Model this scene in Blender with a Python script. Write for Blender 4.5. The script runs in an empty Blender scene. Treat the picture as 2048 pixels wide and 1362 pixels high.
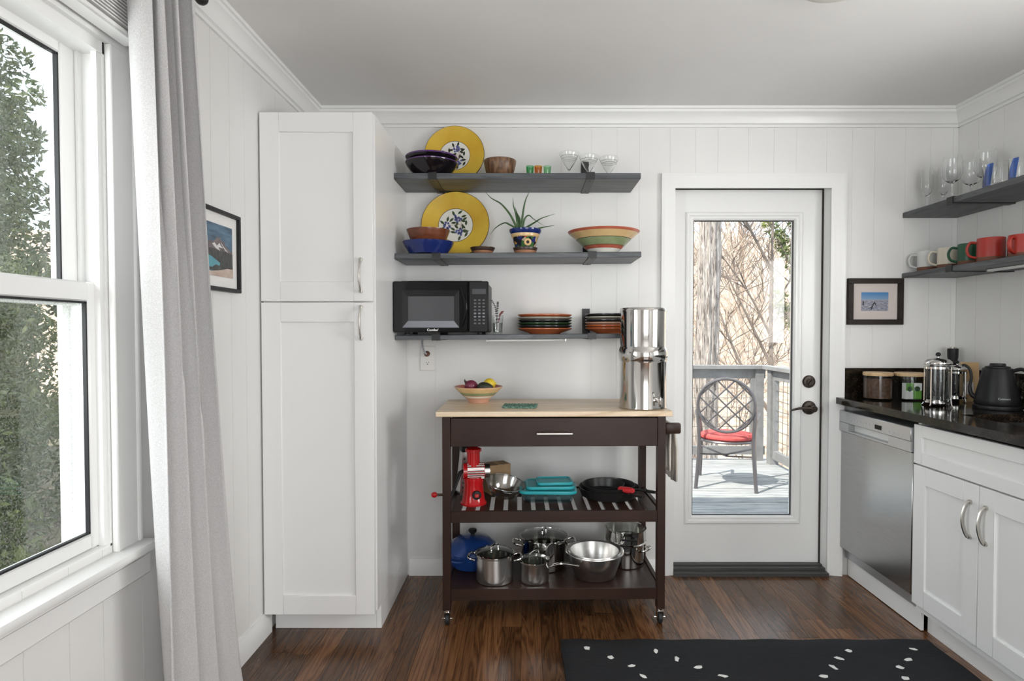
import bpy, bmesh, math, random
from mathutils import Vector, Matrix
R = math.radians
random.seed(7)
scene = bpy.context.scene
col = scene.collection

# ------------------------------------------------------------------ camera, world, sun, exposure
cam_data = bpy.data.cameras.new('camera')
cam = bpy.data.objects.new('camera', cam_data)
col.objects.link(cam)
cam.location = (0, 0, 1.277)
cam.rotation_euler = (R(90 - 1.375), 0, 0)
cam_data.sensor_width = 36
cam_data.lens = 36 * 1200 / 2048
cam_data.shift_x = -31 / 2048
cam_data.shift_y = 11.8 / 2048
cam_data.clip_start = 0.02
scene.camera = cam

world = bpy.data.worlds.new('sky')
scene.world = world
world.use_nodes = True
bg = world.node_tree.nodes['Background']
bg.inputs[0].default_value = (0.80, 0.90, 1.0, 1)
bg.inputs[1].default_value = 2.0

vs = scene.view_settings
vs.view_transform = 'Standard'
vs.look = 'None'
vs.gamma = 1
vs.use_curve_mapping = False
vs.exposure = 0.22

def add_light(name, kind, loc, rot, energy, color=(1, 1, 1), size=1.0, size_y=None):
    d = bpy.data.lights.new(name, kind)
    d.energy = energy
    d.color = color
    if kind == 'AREA':
        d.shape = 'RECTANGLE'
        d.size = size
        d.size_y = size_y or size
    if kind == 'SUN':
        d.angle = R(0.6)
    o = bpy.data.objects.new(name, d)
    o.location = loc
    o.rotation_euler = rot
    col.objects.link(o)
    return o

sun = add_light('sun', 'SUN', (0, 0, 8), (0, 0, 0), 7.5, (1.0, 0.94, 0.86))
sun.rotation_euler = Vector((0.527, 0.369, -0.766)).to_track_quat('-Z', 'Y').to_euler()
# daylight for the left and sink windows; unseen fill light added behind the viewer
wl = add_light('daylight_window_left', 'AREA', (-1.62, 0.40, 1.55), (0, 0, 0), 46, (0.97, 0.985, 1.0), 1.2, 1.3)
wl.rotation_euler = Vector((0.86, 0.48, -0.12)).to_track_quat('-Z', 'Z').to_euler()
add_light('daylight_window_sink', 'AREA', (2.36, 1.25, 1.55), (0, R(90), 0), 40, (1.0, 0.985, 0.96), 0.9, 1.1)
add_light('rear_fill_light', 'AREA', (0.95, -2.08, 1.22), (R(90), 0, 0), 44, (1.0, 0.975, 0.94), 1.8, 2.0)

# ------------------------------------------------------------------ node helpers and materials
MATS = {}
def new_mat(name):
    m = bpy.data.materials.new(name)
    m.use_nodes = True
    MATS[name] = m
    nt = m.node_tree
    return m, nt, nt.nodes['Principled BSDF']

def setp(b, color=None, rough=None, metal=None, **kw):
    if color is not None: b.inputs['Base Color'].default_value = (*color, 1)
    if rough is not None: b.inputs['Roughness'].default_value = rough
    if metal is not None: b.inputs['Metallic'].default_value = metal
    for k, v in kw.items():
        b.inputs[k].default_value = v

def coords(nt, kind='Object', scale=(1, 1, 1), rnd=0.0):
    if kind == 'World':
        g = nt.nodes.new('ShaderNodeNewGeometry'); out = g.outputs['Position']
    else:
        t = nt.nodes.new('ShaderNodeTexCoord'); out = t.outputs[kind]
    if rnd:
        oi = nt.nodes.new('ShaderNodeObjectInfo')
        mul = nt.nodes.new('ShaderNodeVectorMath'); mul.operation = 'SCALE'
        comb = nt.nodes.new('ShaderNodeCombineXYZ')
        for i in range(3): nt.links.new(oi.outputs['Random'], comb.inputs[i])
        nt.links.new(comb.outputs[0], mul.inputs[0]); mul.inputs['Scale'].default_value = rnd
        ad = nt.nodes.new('ShaderNodeVectorMath'); ad.operation = 'ADD'
        nt.links.new(out, ad.inputs[0]); nt.links.new(mul.outputs[0], ad.inputs[1]); out = ad.outputs[0]
    mp = nt.nodes.new('ShaderNodeMapping')
    mp.inputs['Scale'].default_value = scale
    nt.links.new(out, mp.inputs[0])
    return mp.outputs[0]

def noise(nt, vec, scale=5, detail=4, rough=0.5, dist=0.0):
    n = nt.nodes.new('ShaderNodeTexNoise')
    n.inputs['Scale'].default_value = scale
    n.inputs['Detail'].default_value = detail
    n.inputs['Roughness'].default_value = rough
    n.inputs['Distortion'].default_value = dist
    if vec is not None: nt.links.new(vec, n.inputs['Vector'])
    return n.outputs['Fac']

def ramp(nt, fac, stops, interp='LINEAR'):
    r = nt.nodes.new('ShaderNodeValToRGB')
    r.color_ramp.interpolation = interp
    els = r.color_ramp.elements
    while len(els) < len(stops): els.new(0.5)
    for e, (p, c) in zip(els, stops):
        e.position = p; e.color = (*c, 1)
    nt.links.new(fac, r.inputs[0])
    return r.outputs[0]

def bump(nt, b, height, strength=0.2, dist=0.01):
    n = nt.nodes.new('ShaderNodeBump')
    n.inputs['Strength'].default_value = strength
    n.inputs['Distance'].default_value = dist
    nt.links.new(height, n.inputs['Height'])
    nt.links.new(n.outputs[0], b.inputs['Normal'])

def plain(name, color, rough=0.5, metal=0.0, **kw):
    m, nt, b = new_mat(name)
    setp(b, color, rough, metal, **kw)
    return m

def mottled(name, c1, c2, rough=0.5, scale=8, metal=0.0, bmp=0.0, stretch=(1, 1, 1), kind='Object', rnd=0.0, detail=5, lo=0.3, hi=0.7):
    m, nt, b = new_mat(name)
    v = coords(nt, kind, stretch, rnd)
    f = noise(nt, v, scale, detail)
    nt.links.new(ramp(nt, f, [(lo, c1), (hi, c2)]), b.inputs['Base Color'])
    setp(b, None, rough, metal)
    if bmp: bump(nt, b, f, bmp, 0.004)
    return m

def wood(name, cols, stretch, rough=0.35, rnd=40.0, ring=9.0, bmp=0.12, kind='World', tone=0.5):
    m, nt, b = new_mat(name)
    v = coords(nt, kind, stretch, rnd)
    big = noise(nt, v, 1.0, 3, 0.5, 0.6)
    w = nt.nodes.new('ShaderNodeMath'); w.operation = 'MULTIPLY'; w.inputs[1].default_value = ring
    nt.links.new(big, w.inputs[0])
    fr = nt.nodes.new('ShaderNodeMath'); fr.operation = 'PINGPONG'; fr.inputs[1].default_value = 0.5
    nt.links.new(w.outputs[0], fr.inputs[0])
    fine = noise(nt, v, 14, 4, 0.65)
    mx = nt.nodes.new('ShaderNodeMath'); mx.operation = 'MULTIPLY_ADD'
    nt.links.new(fr.outputs[0], mx.inputs[0]); mx.inputs[1].default_value = 0.95
    sc = nt.nodes.new('ShaderNodeMath'); sc.operation = 'MULTIPLY'; sc.inputs[1].default_value = 0.6
    nt.links.new(fine, sc.inputs[0]); nt.links.new(sc.outputs[0], mx.inputs[2])
    c = ramp(nt, mx.outputs[0], [(0.22, cols[0]), (0.48, cols[1]), (0.85, cols[2])])
    oi = nt.nodes.new('ShaderNodeObjectInfo')
    hv = nt.nodes.new('ShaderNodeHueSaturation')
    mr = nt.nodes.new('ShaderNodeMapRange')
    mr.inputs['To Min'].default_value = 1 - tone * 0.6; mr.inputs['To Max'].default_value = 1 + tone * 0.6
    nt.links.new(oi.outputs['Random'], mr.inputs['Value'])
    nt.links.new(mr.outputs[0], hv.inputs['Value'])
    nt.links.new(c, hv.inputs['Color'])
    nt.links.new(hv.outputs[0], b.inputs['Base Color'])
    setp(b, None, rough)
    bump(nt, b, mx.outputs[0], bmp, 0.002)
    return m

def thin_glass(name, tint=(1, 1, 1), base=0.04, edge=0.55, rough=0.0, dust=0.0):
    m = bpy.data.materials.new(name); m.use_nodes = True; MATS[name] = m
    nt = m.node_tree; nt.nodes.clear()
    out = nt.nodes.new('ShaderNodeOutputMaterial')
    tr = nt.nodes.new('ShaderNodeBsdfTransparent'); tr.inputs[0].default_value = (*tint, 1)
    gl = nt.nodes.new('ShaderNodeBsdfGlossy'); gl.inputs['Roughness'].default_value = rough
    gl.inputs[0].default_value = (1, 1, 1, 1)
    lw = nt.nodes.new('ShaderNodeLayerWeight'); lw.inputs[0].default_value = 0.5
    pw = nt.nodes.new('ShaderNodeMath'); pw.operation = 'POWER'; pw.inputs[1].default_value = 4
    nt.links.new(lw.outputs['Facing'], pw.inputs[0])
    ma = nt.nodes.new('ShaderNodeMath'); ma.operation = 'MULTIPLY_ADD'
    nt.links.new(pw.outputs[0], ma.inputs[0]); ma.inputs[1].default_value = edge; ma.inputs[2].default_value = base
    mix = nt.nodes.new('ShaderNodeMixShader')
    nt.links.new(ma.outputs[0], mix.inputs[0]); nt.links.new(tr.outputs[0], mix.inputs[1]); nt.links.new(gl.outputs[0], mix.inputs[2])
    last = mix.outputs[0]
    if dust:
        df = nt.nodes.new('ShaderNodeBsdfDiffuse'); df.inputs[0].default_value = (0.8, 0.8, 0.78, 1)
        v = coords(nt, 'World', (1, 1, 1))
        f = noise(nt, v, 260, 2, 0.8)
        rr = ramp(nt, f, [(0.5, (0, 0, 0)), (0.75, (dust, dust, dust))])
        m2 = nt.nodes.new('ShaderNodeMixShader')
        nt.links.new(rr, m2.inputs[0]); nt.links.new(last, m2.inputs[1]); nt.links.new(df.outputs[0], m2.inputs[2])
        last = m2.outputs[0]
    nt.links.new(last, out.inputs[0])
    return m

def leaf_mat(name, c1, c2, trans=0.4, scale=3.0):
    m, nt, b = new_mat(name)
    v = coords(nt, 'World')
    f = noise(nt, v, scale, 3)
    c = ramp(nt, f, [(0.35, c1), (0.65, c2)])
    nt.links.new(c, b.inputs['Base Color']); setp(b, None, 0.6)
    tl = nt.nodes.new('ShaderNodeBsdfTranslucent'); nt.links.new(c, tl.inputs[0])
    mix = nt.nodes.new('ShaderNodeMixShader'); mix.inputs[0].default_value = trans
    out = nt.nodes['Material Output']
    nt.links.new(b.outputs[0], mix.inputs[1]); nt.links.new(tl.outputs[0], mix.inputs[2]); nt.links.new(mix.outputs[0], out.inputs[0])
    return m

def fabric(name, c1, c2, scale=420):
    m, nt, b = new_mat(name)
    v = coords(nt, 'World', (1, 1, 1))
    f = noise(nt, v, scale, 2, 0.7)
    nt.links.new(ramp(nt, f, [(0.35, c1), (0.65, c2)]), b.inputs['Base Color'])
    setp(b, None, 0.9)
    bump(nt, b, f, 0.25, 0.001)
    tl = nt.nodes.new('ShaderNodeBsdfTranslucent'); tl.inputs[0].default_value = (*c2, 1)
    mix = nt.nodes.new('ShaderNodeMixShader'); mix.inputs[0].default_value = 0.12
    out = nt.nodes['Material Output']
    nt.links.new(b.outputs[0], mix.inputs[1]); nt.links.new(tl.outputs[0], mix.inputs[2]); nt.links.new(mix.outputs[0], out.inputs[0])
    return m

M = {}
M['wall'] = mottled('wall_paint', (0.76, 0.755, 0.74), (0.80, 0.795, 0.78), 0.42, 3, kind='World')
M['ceiling'] = mottled('ceiling_paint', (0.75, 0.74, 0.725), (0.79, 0.78, 0.765), 0.55, 2, kind='World')
M['trim'] = plain('trim_paint', (0.82, 0.82, 0.81), 0.30)
M['cab'] = plain('cabinet_paint', (0.84, 0.84, 0.835), 0.28)
M['floor'] = wood('floor_oak', ((0.050, 0.019, 0.007), (0.108, 0.046, 0.018), (0.172, 0.078, 0.032)), (13, 0.75, 1), 0.26, ring=13, tone=0.75, bmp=0.06)
M['subfloor'] = plain('subfloor_dark', (0.01, 0.006, 0.004), 0.8)
M['maple'] = wood('cart_top_wood', ((0.50, 0.36, 0.22), (0.66, 0.50, 0.34), (0.74, 0.60, 0.44)), (1.2, 14, 6), 0.35, ring=5, bmp=0.03, tone=0.05)
M['espresso'] = mottled('espresso_lacquer', (0.022, 0.010, 0.007), (0.034, 0.016, 0.011), 0.38, 6)
MATS['espresso_lacquer'].node_tree.nodes['Principled BSDF'].inputs['Specular IOR Level'].default_value = 0.28
M['slate'] = wood('shelf_grey_stain', ((0.045, 0.050, 0.056), (0.075, 0.082, 0.090), (0.12, 0.128, 0.136)), (1.5, 12, 12), 0.42, ring=4, bmp=0.06, tone=0.15)
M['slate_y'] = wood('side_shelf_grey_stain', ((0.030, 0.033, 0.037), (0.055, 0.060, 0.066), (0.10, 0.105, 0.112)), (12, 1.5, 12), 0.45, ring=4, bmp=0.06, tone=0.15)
M['black'] = plain('black_metal', (0.012, 0.012, 0.013), 0.42, 0.0)
M['blackgloss'] = plain('black_gloss_plastic', (0.008, 0.008, 0.009), 0.10, **{'Specular IOR Level': 0.18})
M['blackplastic'] = plain('black_plastic', (0.009, 0.009, 0.010), 0.38, **{'Specular IOR Level': 0.25})
M['steel'] = plain('polished_steel', (0.62, 0.605, 0.585), 0.08, 1.0)
M['brushed'] = mottled('brushed_steel', (0.62, 0.61, 0.595), (0.72, 0.71, 0.695), 0.27, 30, metal=1.0, stretch=(1, 1, 20))
M['panelsteel'] = mottled('appliance_steel', (0.40, 0.40, 0.40), (0.45, 0.45, 0.45), 0.24, 8, metal=1.0, stretch=(1, 1, 30))
M['silverplastic'] = plain('silver_panel', (0.46, 0.47, 0.48), 0.35, 0.7)
M['nickel'] = plain('brushed_nickel', (0.56, 0.54, 0.50), 0.30, 1.0)
M['bronze'] = plain('dark_bronze', (0.045, 0.035, 0.028), 0.38, 0.7)
M['glass'] = thin_glass('clear_glass', (0.975, 0.985, 0.985), 0.02, 0.50)
m_, nt_, b_ = new_mat('crystal_glass'); setp(b_, (0.98, 0.99, 0.99), 0.0, 0.0, **{'Transmission Weight': 1.0, 'IOR': 1.42}); M['crystal'] = m_
M['pane'] = thin_glass('window_pane', (0.97, 0.99, 0.98), 0.035, 0.5, dust=0.35)
M['doorpane'] = thin_glass('door_pane', (0.98, 0.99, 0.99), 0.02, 0.4)
M['lidglass'] = thin_glass('lid_glass', (0.80, 0.82, 0.80), 0.10, 0.6)
M['bakeglass'] = thin_glass('bakeware_glass', (0.75, 0.84, 0.86), 0.10, 0.7)
M['plasticclear'] = thin_glass('clear_plastic', (0.80, 0.81, 0.80), 0.14, 0.6, 0.15)
M['greenglass'] = thin_glass('green_glass', (0.45, 0.78, 0.55), 0.06, 0.5)
M['palegreenglass'] = thin_glass('pale_green_glass', (0.66, 0.86, 0.69), 0.06, 0.5)
M['amberglass'] = thin_glass('amber_glass', (0.86, 0.56, 0.14), 0.06, 0.5)
M['blueglass'] = thin_glass('blue_glass', (0.05, 0.20, 0.75), 0.08, 0.5)
M['curtain'] = fabric('curtain_linen', (0.50, 0.49, 0.49), (0.66, 0.65, 0.65))
M['yellow'] = mottled('yellow_glaze', (0.62, 0.36, 0.025), (0.76, 0.53, 0.06), 0.16, 5)
M['cream'] = plain('cream_glaze', (0.78, 0.74, 0.62), 0.2)
M['whiteglaze'] = plain('white_glaze', (0.78, 0.77, 0.70), 0.18)
M['darkline'] = plain('dark_brown_glaze', (0.05, 0.025, 0.012), 0.25)
M['leafprint'] = plain('painted_leaf_green', (0.045, 0.075, 0.03), 0.3)
M['leafprintdark'] = plain('painted_leaf_dark', (0.018, 0.022, 0.012), 0.3)
M['berryprint'] = plain('painted_berry_blue', (0.10, 0.12, 0.32), 0.3)
M['stemprint'] = plain('painted_stem', (0.25, 0.10, 0.04), 0.3)
M['purple'] = plain('purple_glaze', (0.11, 0.045, 0.18), 0.12)
M['blackglaze'] = plain('black_glaze', (0.008, 0.006, 0.008), 0.07)
M['walnut'] = wood('turned_walnut', ((0.05, 0.022, 0.01), (0.14, 0.066, 0.03), (0.24, 0.13, 0.065)), (14, 14, 3), 0.4, ring=7, tone=0.05, kind='Object')
M['redwood'] = mottled('reddish_wood', (0.11, 0.032, 0.014), (0.20, 0.062, 0.028), 0.22, 14, stretch=(1, 1, 4))
M['cobalt'] = plain('cobalt_glaze', (0.012, 0.026, 0.14), 0.1)
M['terracotta'] = mottled('terracotta', (0.33, 0.15, 0.08), (0.42, 0.20, 0.11), 0.6, 12)
M['burntrim'] = plain('burnt_glaze', (0.05, 0.03, 0.022), 0.3)
M['stripered'] = mottled('stripe_red', (0.42, 0.10, 0.06), (0.50, 0.14, 0.08), 0.25, 20)
M['stripesand'] = mottled('stripe_sand', (0.66, 0.44, 0.20), (0.72, 0.52, 0.27), 0.25, 20)
M['stripegreen'] = mottled('stripe_green', (0.22, 0.28, 0.14), (0.30, 0.35, 0.19), 0.25, 20)
M['pinkstripe'] = plain('stripe_pink', (0.62, 0.34, 0.24), 0.3)
M['orangeplate'] = mottled('orange_glaze', (0.46, 0.12, 0.045), (0.55, 0.16, 0.06), 0.2, 12)
M['greyplate'] = plain('stone_grey_glaze', (0.42, 0.39, 0.33), 0.25)
M['darkplate'] = plain('charcoal_glaze', (0.03, 0.028, 0.03), 0.2)
M['greenplate'] = plain('forest_glaze', (0.035, 0.07, 0.03), 0.2)
M['rosyplate'] = plain('rosy_clay_glaze', (0.50, 0.30, 0.22), 0.3)
M['aloe'] = mottled('aloe_skin', (0.035, 0.085, 0.03), (0.085, 0.16, 0.06), 0.4, 30)
M['soil'] = mottled('soil', (0.03, 0.02, 0.012), (0.08, 0.05, 0.03), 0.9, 60)
M['teal'] = thin_glass('teal_lid_plastic', (0.10, 0.55, 0.60), 0.1, 0.4, 0.2)
m_, nt_, b_ = new_mat('teal_lid'); setp(b_, (0.02, 0.36, 0.40), 0.3); b_.inputs['Alpha'].default_value = 0.86; M['teal'] = m_
M['red'] = plain('red_plastic', (0.42, 0.008, 0.010), 0.16)
M['redrubber'] = plain('red_silicone', (0.62, 0.03, 0.035), 0.45)
M['iron'] = mottled('cast_iron', (0.010, 0.009, 0.009), (0.020, 0.019, 0.019), 0.38, 60)
M['blueenamel'] = mottled('blue_enamel', (0.008, 0.030, 0.14), (0.014, 0.055, 0.22), 0.12, 2)
M['cardboard'] = mottled('cardboard', (0.30, 0.19, 0.10), (0.36, 0.24, 0.13), 0.8, 20)
M['kraft'] = mottled('kraft_paper', (0.48, 0.31, 0.15), (0.56, 0.38, 0.20), 0.8, 20)
M['granite'] = None
M['lemon'] = mottled('lemon_peel', (0.72, 0.50, 0.02), (0.80, 0.60, 0.05), 0.4, 40, bmp=0.3)
M['onion'] = mottled('red_onion_skin', (0.10, 0.012, 0.035), (0.20, 0.035, 0.07), 0.25, 6, stretch=(1, 1, 0.2))
M['avocado'] = mottled('avocado_skin', (0.012, 0.014, 0.008), (0.035, 0.04, 0.02), 0.45, 50, bmp=0.4)
M['knit'] = mottled('green_knit', (0.02, 0.09, 0.07), (0.22, 0.38, 0.30), 0.95, 130, bmp=0.6)
M['outlet'] = plain('outlet_plastic', (0.80, 0.79, 0.76), 0.35)
M['dark'] = plain('dark_slot', (0.02, 0.02, 0.02), 0.6)
M['bamboo'] = wood('bamboo_lid', ((0.42, 0.27, 0.13), (0.56, 0.38, 0.20), (0.64, 0.46, 0.26)), (3, 20, 20), 0.4, ring=3, bmp=0.02, tone=0.05)
M['coffee'] = mottled('coffee_grounds', (0.035, 0.016, 0.008), (0.10, 0.045, 0.022), 0.8, 90)
M['teawhite'] = plain('tea_box_white', (0.78, 0.78, 0.76), 0.5)
M['teagreen'] = plain('tea_box_green', (0.11, 0.32, 0.03), 0.5)
M['teadark'] = plain('tea_box_emblem', (0.02, 0.06, 0.02), 0.5)
M['matteblack'] = plain('matte_black', (0.010, 0.010, 0.011), 0.42, **{'Specular IOR Level': 0.3})
M['lettering'] = plain('white_lettering', (0.85, 0.85, 0.85), 0.4)
M['greyletter'] = plain('grey_lettering', (0.45, 0.47, 0.50), 0.4)
M['towel'] = fabric('towel_cotton', (0.64, 0.59, 0.53), (0.80, 0.75, 0.69), 300)
M['rubber'] = plain('black_rubber', (0.012, 0.012, 0.012), 0.6)
M['framebrown'] = mottled('dark_brown_frame', (0.014, 0.009, 0.007), (0.024, 0.016, 0.012), 0.5, 15)
MATS['dark_brown_frame'].node_tree.nodes['Principled BSDF'].inputs['Specular IOR Level'].default_value = 0.3
M['frameblack'] = plain('charcoal_frame', (0.018, 0.018, 0.020), 0.5, **{'Specular IOR Level': 0.3})
M['matwhite'] = plain('mat_board_white', (0.80, 0.79, 0.77), 0.8)
M['matrose'] = plain('mat_board_rose', (0.62, 0.55, 0.52), 0.8)
M['screen'] = plain('microwave_screen', (0.075, 0.078, 0.085), 0.12)
M['mwbevel'] = plain('microwave_bevel_grey', (0.012, 0.012, 0.013), 0.15, **{'Specular IOR Level': 0.3})
M['key'] = plain('keypad_mark', (0.10, 0.10, 0.11), 0.4)
M['keylight'] = plain('keypad_light_mark', (0.22, 0.23, 0.26), 0.4)
M['led'] = plain('light_bar_diffuser', (0.82, 0.82, 0.80), 0.4)
M['ceramicwhite'] = mottled('mug_white', (0.55, 0.57, 0.56), (0.62, 0.63, 0.62), 0.35, 10)
M['mugcream'] = plain('mug_cream', (0.62, 0.57, 0.47), 0.35)
M['muggreen'] = plain('mug_green', (0.012, 0.075, 0.035), 0.35)
M['mugred'] = plain('mug_red', (0.36, 0.028, 0.018), 0.4)
M['mugbase'] = plain('mug_bare_clay', (0.16, 0.065, 0.04), 0.7)
M['sprig'] = plain('dried_sprig', (0.03, 0.02, 0.02), 0.8)
M['sprigred'] = plain('dried_flower', (0.24, 0.05, 0.05), 0.8)
M['rug'] = mottled('black_rug_weave', (0.003, 0.0035, 0.005), (0.010, 0.011, 0.014), 0.95, 9, stretch=(1, 60, 1), kind='World', bmp=0.5)
M['spot'] = plain('white_tuft', (0.72, 0.72, 0.70), 0.9)
M['deck'] = wood('weathered_deck', ((0.16, 0.17, 0.175), (0.27, 0.28, 0.28), (0.38, 0.38, 0.37)), (1.2, 16, 8), 0.7, ring=5, tone=0.2)
M['rail'] = wood('painted_railing', ((0.17, 0.17, 0.17), (0.21, 0.21, 0.21), (0.26, 0.26, 0.25)), (4, 4, 4), 0.65, ring=2, tone=0.1)
M['wire'] = plain('galvanised_wire', (0.20, 0.19, 0.17), 0.5, 0.4)
M['chairmetal'] = plain('cast_aluminium', (0.16, 0.15, 0.155), 0.35, 0.7)
M['cushion'] = mottled('red_cushion', (0.42, 0.05, 0.05), (0.52, 0.09, 0.08), 0.9, 30)
M['threshold'] = mottled('threshold_metal', (0.035, 0.035, 0.035), (0.075, 0.073, 0.07), 0.4, 30, stretch=(0.3, 8, 8), kind='World')
M['siding'] = plain('house_siding', (0.42, 0.40, 0.38), 0.8)
M['lampglass'] = plain('frosted_lamp_glass', (0.78, 0.74, 0.68), 0.4)
M['litter'] = mottled('leaf_litter', (0.33, 0.22, 0.155), (0.60, 0.46, 0.35), 0.95, 5, kind='World', bmp=0.4, detail=9)
M['twig'] = mottled('pale_twigs', (0.31, 0.23, 0.175), (0.57, 0.47, 0.385), 0.9, 0.6, kind='World')
M['twigdark'] = mottled('grey_branches', (0.10, 0.08, 0.066), (0.22, 0.18, 0.15), 0.9, 3, kind='World')
M['hedge'] = leaf_mat('hedge_leaf', (0.038, 0.068, 0.022), (0.15, 0.18, 0.065), 0.35, 2.5)
M['pine'] = leaf_mat('pine_needle', (0.05, 0.09, 0.02), (0.24, 0.28, 0.07), 0.3, 2)
M['grass'] = mottled('dry_grass_ground', (0.05, 0.055, 0.03), (0.16, 0.13, 0.08), 0.95, 3, kind='World', detail=8)

def granite_mat():
    m, nt, b = new_mat('dark_granite')
    v = coords(nt, 'World')
    f = noise(nt, v, 210, 4, 0.7)
    f2 = noise(nt, v, 32, 3, 0.6)
    ad = nt.nodes.new('ShaderNodeMath'); ad.operation = 'MULTIPLY_ADD'
    nt.links.new(f2, ad.inputs[0]); ad.inputs[1].default_value = 0.6; nt.links.new(f, ad.inputs[2])
    nt.links.new(ramp(nt, ad.outputs[0], [(0.66, (0.004, 0.0035, 0.003)), (0.86, (0.014, 0.010, 0.007)), (1.0, (0.055, 0.038, 0.024))]), b.inputs['Base Color'])
    setp(b, None, 0.10)
    return m
M['granite'] = granite_mat()

def bark_mat():
    m, nt, b = new_mat('tree_bark')
    v = coords(nt, 'World', (16, 16, 2.0))
    f = noise(nt, v, 2.2, 6, 0.6, 0.8)
    nt.links.new(ramp(nt, f, [(0.36, (0.09, 0.07, 0.06)), (0.46, (0.36, 0.31, 0.275)), (0.64, (0.58, 0.53, 0.48))]), b.inputs['Base Color'])
    setp(b, None, 0.95)
    bump(nt, b, f, 1.0, 0.05)
    return m
M['bark'] = bark_mat()

def talavera_mat():
    m, nt, b = new_mat('painted_flower_glaze')
    v = coords(nt, 'Object')
    vo = nt.nodes.new('ShaderNodeTexVoronoi'); vo.inputs['Scale'].default_value = 60
    nt.links.new(v, vo.inputs['Vector'])
    sp = nt.nodes.new('ShaderNodeSeparateColor'); nt.links.new(vo.outputs['Color'], sp.inputs[0])
    c = ramp(nt, sp.outputs[0], [(0.0, (0.02, 0.02, 0.03)), (0.25, (0.45, 0.06, 0.05)), (0.42, (0.03, 0.04, 0.16)), (0.58, (0.62, 0.33, 0.06)), (0.74, (0.06, 0.16, 0.05)), (0.88, (0.60, 0.50, 0.35))], 'CONSTANT')
    nt.links.new(c, b.inputs['Base Color']); setp(b, None, 0.15)
    return m
M['talavera'] = talavera_mat()

def surf_photo_mat(w, h):
    m, nt, b = new_mat('beach_photo_print')
    t = nt.nodes.new('ShaderNodeTexCoord')
    sep = nt.nodes.new('ShaderNodeSeparateXYZ'); nt.links.new(t.outputs['Generated'], sep.inputs[0])
    sky = ramp(nt, sep.outputs['Z'], [(0.54, (0.42, 0.36, 0.38)), (0.64, (0.20, 0.33, 0.52)), (1.0, (0.04, 0.20, 0.46))])
    v = coords(nt, 'Generated', (6, 1, 30))
    sea = ramp(nt, noise(nt, v, 1.4, 5, 0.7), [(0.38, (0.10, 0.12, 0.18)), (0.52, (0.30, 0.30, 0.36)), (0.66, (0.66, 0.66, 0.70))])
    gt = nt.nodes.new('ShaderNodeMath'); gt.operation = 'GREATER_THAN'; gt.inputs[1].default_value = 0.56
    nt.links.new(sep.outputs['Z'], gt.inputs[0])
    mx = nt.nodes.new('ShaderNodeMix'); mx.data_type = 'RGBA'
    nt.links.new(gt.outputs[0], mx.inputs['Factor']); nt.links.new(sea, mx.inputs[6]); nt.links.new(sky, mx.inputs[7])
    nt.links.new(mx.outputs[2], b.inputs['Base Color']); setp(b, None, 0.25)
    return m
M['surfphoto'] = surf_photo_mat(1, 1)

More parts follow.
